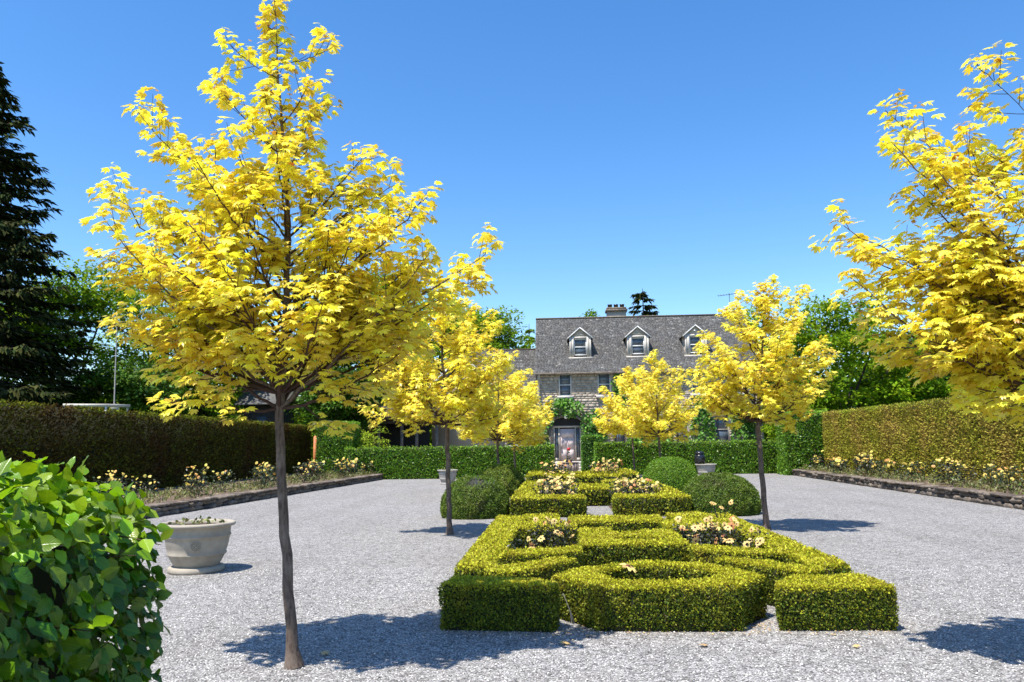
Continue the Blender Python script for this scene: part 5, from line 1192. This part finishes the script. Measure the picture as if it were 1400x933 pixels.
bg_tree((-33.5, 50), 14.5, 5.2, 4.5, 1.5, 'treeA', 'dense green tree just right of the tall dark spruce', 52, lumps=110, ls=.34)
bg_tree((-40, 52), 14.0, 5.5, 4.5, 1, 'treeC', 'dark tree mass behind the tall spruce at the left edge', 53, lumps=90, ls=.4)
bg_tree((-33.5, 62), 19.0, 5.5, 4.5, 4, 'treeB', 'pale feathery light green tree left of the nearest golden maple', 54, lumps=200, cards=60, ls=.36, lr=.09, aspect=.22)
bg_tree((-26.5, 56), 13.0, 5.0, 4.5, 1.0, 'treeA', 'mid-green tree behind the thin flagpole', 55, lumps=110, ls=.34)
bg_tree((-27.5, 47), 7.0, 3.6, 3, .8, 'treeC', 'low dark tree right behind the left tall hedge', 56, lumps=80, ls=.3)
bg_tree((-22.5, 60), 9.5, 4.6, 4, .5, 'treeB', 'light green bushy tree behind the small shingled hut', 57, lumps=100, cards=80, ls=.32, lr=.13)
bg_tree((-18, 66), 17.5, 5.5, 5, 2.0, 'treeA', 'tall green tree showing through the nearest maple crown', 58, lumps=110, ls=.38)
bg_tree((-14.5, 53), 12.5, 4.4, 4, 2.5, 'treeC', 'dark shady tree left of the house wing', 59, lumps=120, ls=.34)
bg_tree((-9.5, 60), 13.0, 4.5, 4, 2.0, 'treeA', 'green tree behind the left end of the house wing', 60, lumps=100, ls=.34)
bg_tree((-7.0, 75), 15.0, 4.0, 4, 4, 'treeA', 'round dense tree rising above the house wing roof', 61, lumps=120, ls=.36)
conifer((-3.0, 80), 14.3, 2.6, 'small feathery conifer tip left of the main roof', 62, tiers=22, per=9, cs=.6, mat='treeA', drop=.1)
bg_tree((3.9, 90), 17.0, 1.8, 2, 10, 'treeA', 'small tree tip just above the roof ridge', 63, lumps=25, cards=60, ls=.4)
conifer((9.0, 80), 17.8, 2.3, 'narrow dark spruce top behind the chimney', 64, tiers=20, per=10, cs=.7, drop=.1, z0=6, pw=.45)
bg_tree((20.5, 57), 11.7, 6.2, 5, .4, 'treeA', 'broad green tree with layered foliage right of the house', 65, lumps=240, cards=110, ls=.34, lr=.11)
bg_tree((13.8, 62), 12.0, 4.8, 4, 1, 'treeA', 'green tree behind the right end of the house', 66, lumps=110, ls=.34, lr=.13)
bg_tree((27.5, 60), 8.7, 5.0, 4, .3, 'treeA', 'lower rounded tree behind the sunlit right hedge', 67, lumps=120, ls=.34, lr=.12)
bg_tree((33.5, 72), 11.6, 4.5, 4, 1, 'treeC', 'dark distant tree right of the layered green tree', 68, lumps=90, ls=.4)
bg_tree((41, 74), 11.0, 6, 4, .5, 'treeA', 'distant green tree seen under the right maple crown', 69, lumps=100, ls=.42)
bg_tree((34, 50), 6.5, 4.5, 3, .3, 'treeA', 'rounded green bush tree behind the right hedge near the picture edge', 70, lumps=90, ls=.32)
bg_tree((13.9, 45.5), 3.9, 2.0, 1.6, .3, 'treeA', 'green shrub between the house corner and the tall hedge block', 71, lumps=50, cards=80, ls=.2, trunkr=.12, name='garden_shrub', group='garden shrubs')
bg_tree((-10.3, 41.6), 2.7, .95, .8, .2, 'treeB', 'light green shrub beside the left tall hedge block', 72, lumps=40, cards=70, ls=.12, trunkr=.05, name='garden_shrub', group='garden shrubs')
bg_tree((12.6, 48.5), 6.5, 1.9, 1.2, 1.8, 'treeC', 'dark leaning tree at the right corner of the house', 73, lumps=50, cards=80, ls=.24, trunkr=.16)
# far belt of woodland closing the horizon
rng = np.random.default_rng(9); n = 22000; a = rng.uniform(-.85, .8, n); Rr = 118 + rng.normal(size=n) * 4; prof = 10.0 + 2.2 * np.sin(a * 23) + 1.6 * np.sin(a * 51 + 1); z = prof * rng.random(n) ** .8
P = np.stack([Rr * np.sin(a), Rr * np.cos(a), z], 1)
tag(leaves_obj('distant_woodland', [T_rhomb(.4, .1)], P, frames(rng.normal(size=(n, 3)), rng.normal(size=(n, 3)) + (0, -.4, .8)), rng.uniform(.9, 2.0, n), rng.random(n), M['treeA'], rng), 'far belt of woodland closing the view behind everything', 'woodland')
# small hut, pole, white roof beyond the left hedge
hu = empty('garden_hut', (-21.2, 55, 0)); tag(hu, 'small shingled hut beyond the left tall hedge', 'hut'); hb = hu.location
MB().box(-22.6, -19.8, 54, 56.5, 0, 4.75).link('wall', M['darkbark'], hu, hb)
for sg in (-1, 1):
    V = [(-23.1, 55.25 + sg * 1.8, 4.7), (-19.3, 55.25 + sg * 1.8, 4.7), (-23.1, 55.25, 5.9), (-19.3, 55.25, 5.9)]; MB().boxes([V + [(a, b, c + .1) for a, b, c in V]]).link('roof', M['shingle'], hu, hb)
MB().box(-21.6, -20.9, 53.93, 53.995, 2.2, 3.9).link('window', M['glass'], hu, hb)
fp = empty('flagpole', (-23.9, 40.0, 0)); tag(fp, 'thin pale pole standing behind the left tall hedge', 'pole')
MB().tube([(-23.85, 40, 0), (-23.9, 40, 4), (-24.0, 40, 8.6)], [.04, .036, .03], 8).link('shaft', M['trim'], fp, fp.location); MB().lathe([(0, .12), (.07, .06), (0, 0)], (-24.0, 40, 8.6), 8).link('finial', M['sill'], fp, fp.location)
MB().box(-24.05, -23.65, 39.9, 40.1, 3.72, 4.1).link('bracket', M['sill'], fp, fp.location)
ws = empty('white_canopy', (-23.6, 38.2, 0)); tag(ws, 'flat white canopy edge just showing over the left hedge', 'canopy')
MB().boxes([[(-24.9, 37.2, 3.86), (-22.6, 37.2, 3.84), (-24.9, 39.3, 3.90), (-22.6, 39.3, 3.88), (-24.9, 37.2, 4.0), (-22.6, 37.2, 3.95), (-24.9, 39.3, 4.08), (-22.6, 39.3, 4.02)]]).link('roof', M['sill'], ws, ws.location)
for x in (-24.8, -22.7):
    for y in (37.3, 39.2): MB().box(x - .04, x + .04, y - .04, y + .04, 0, 3.85).link('post', M['white'], ws, ws.location)
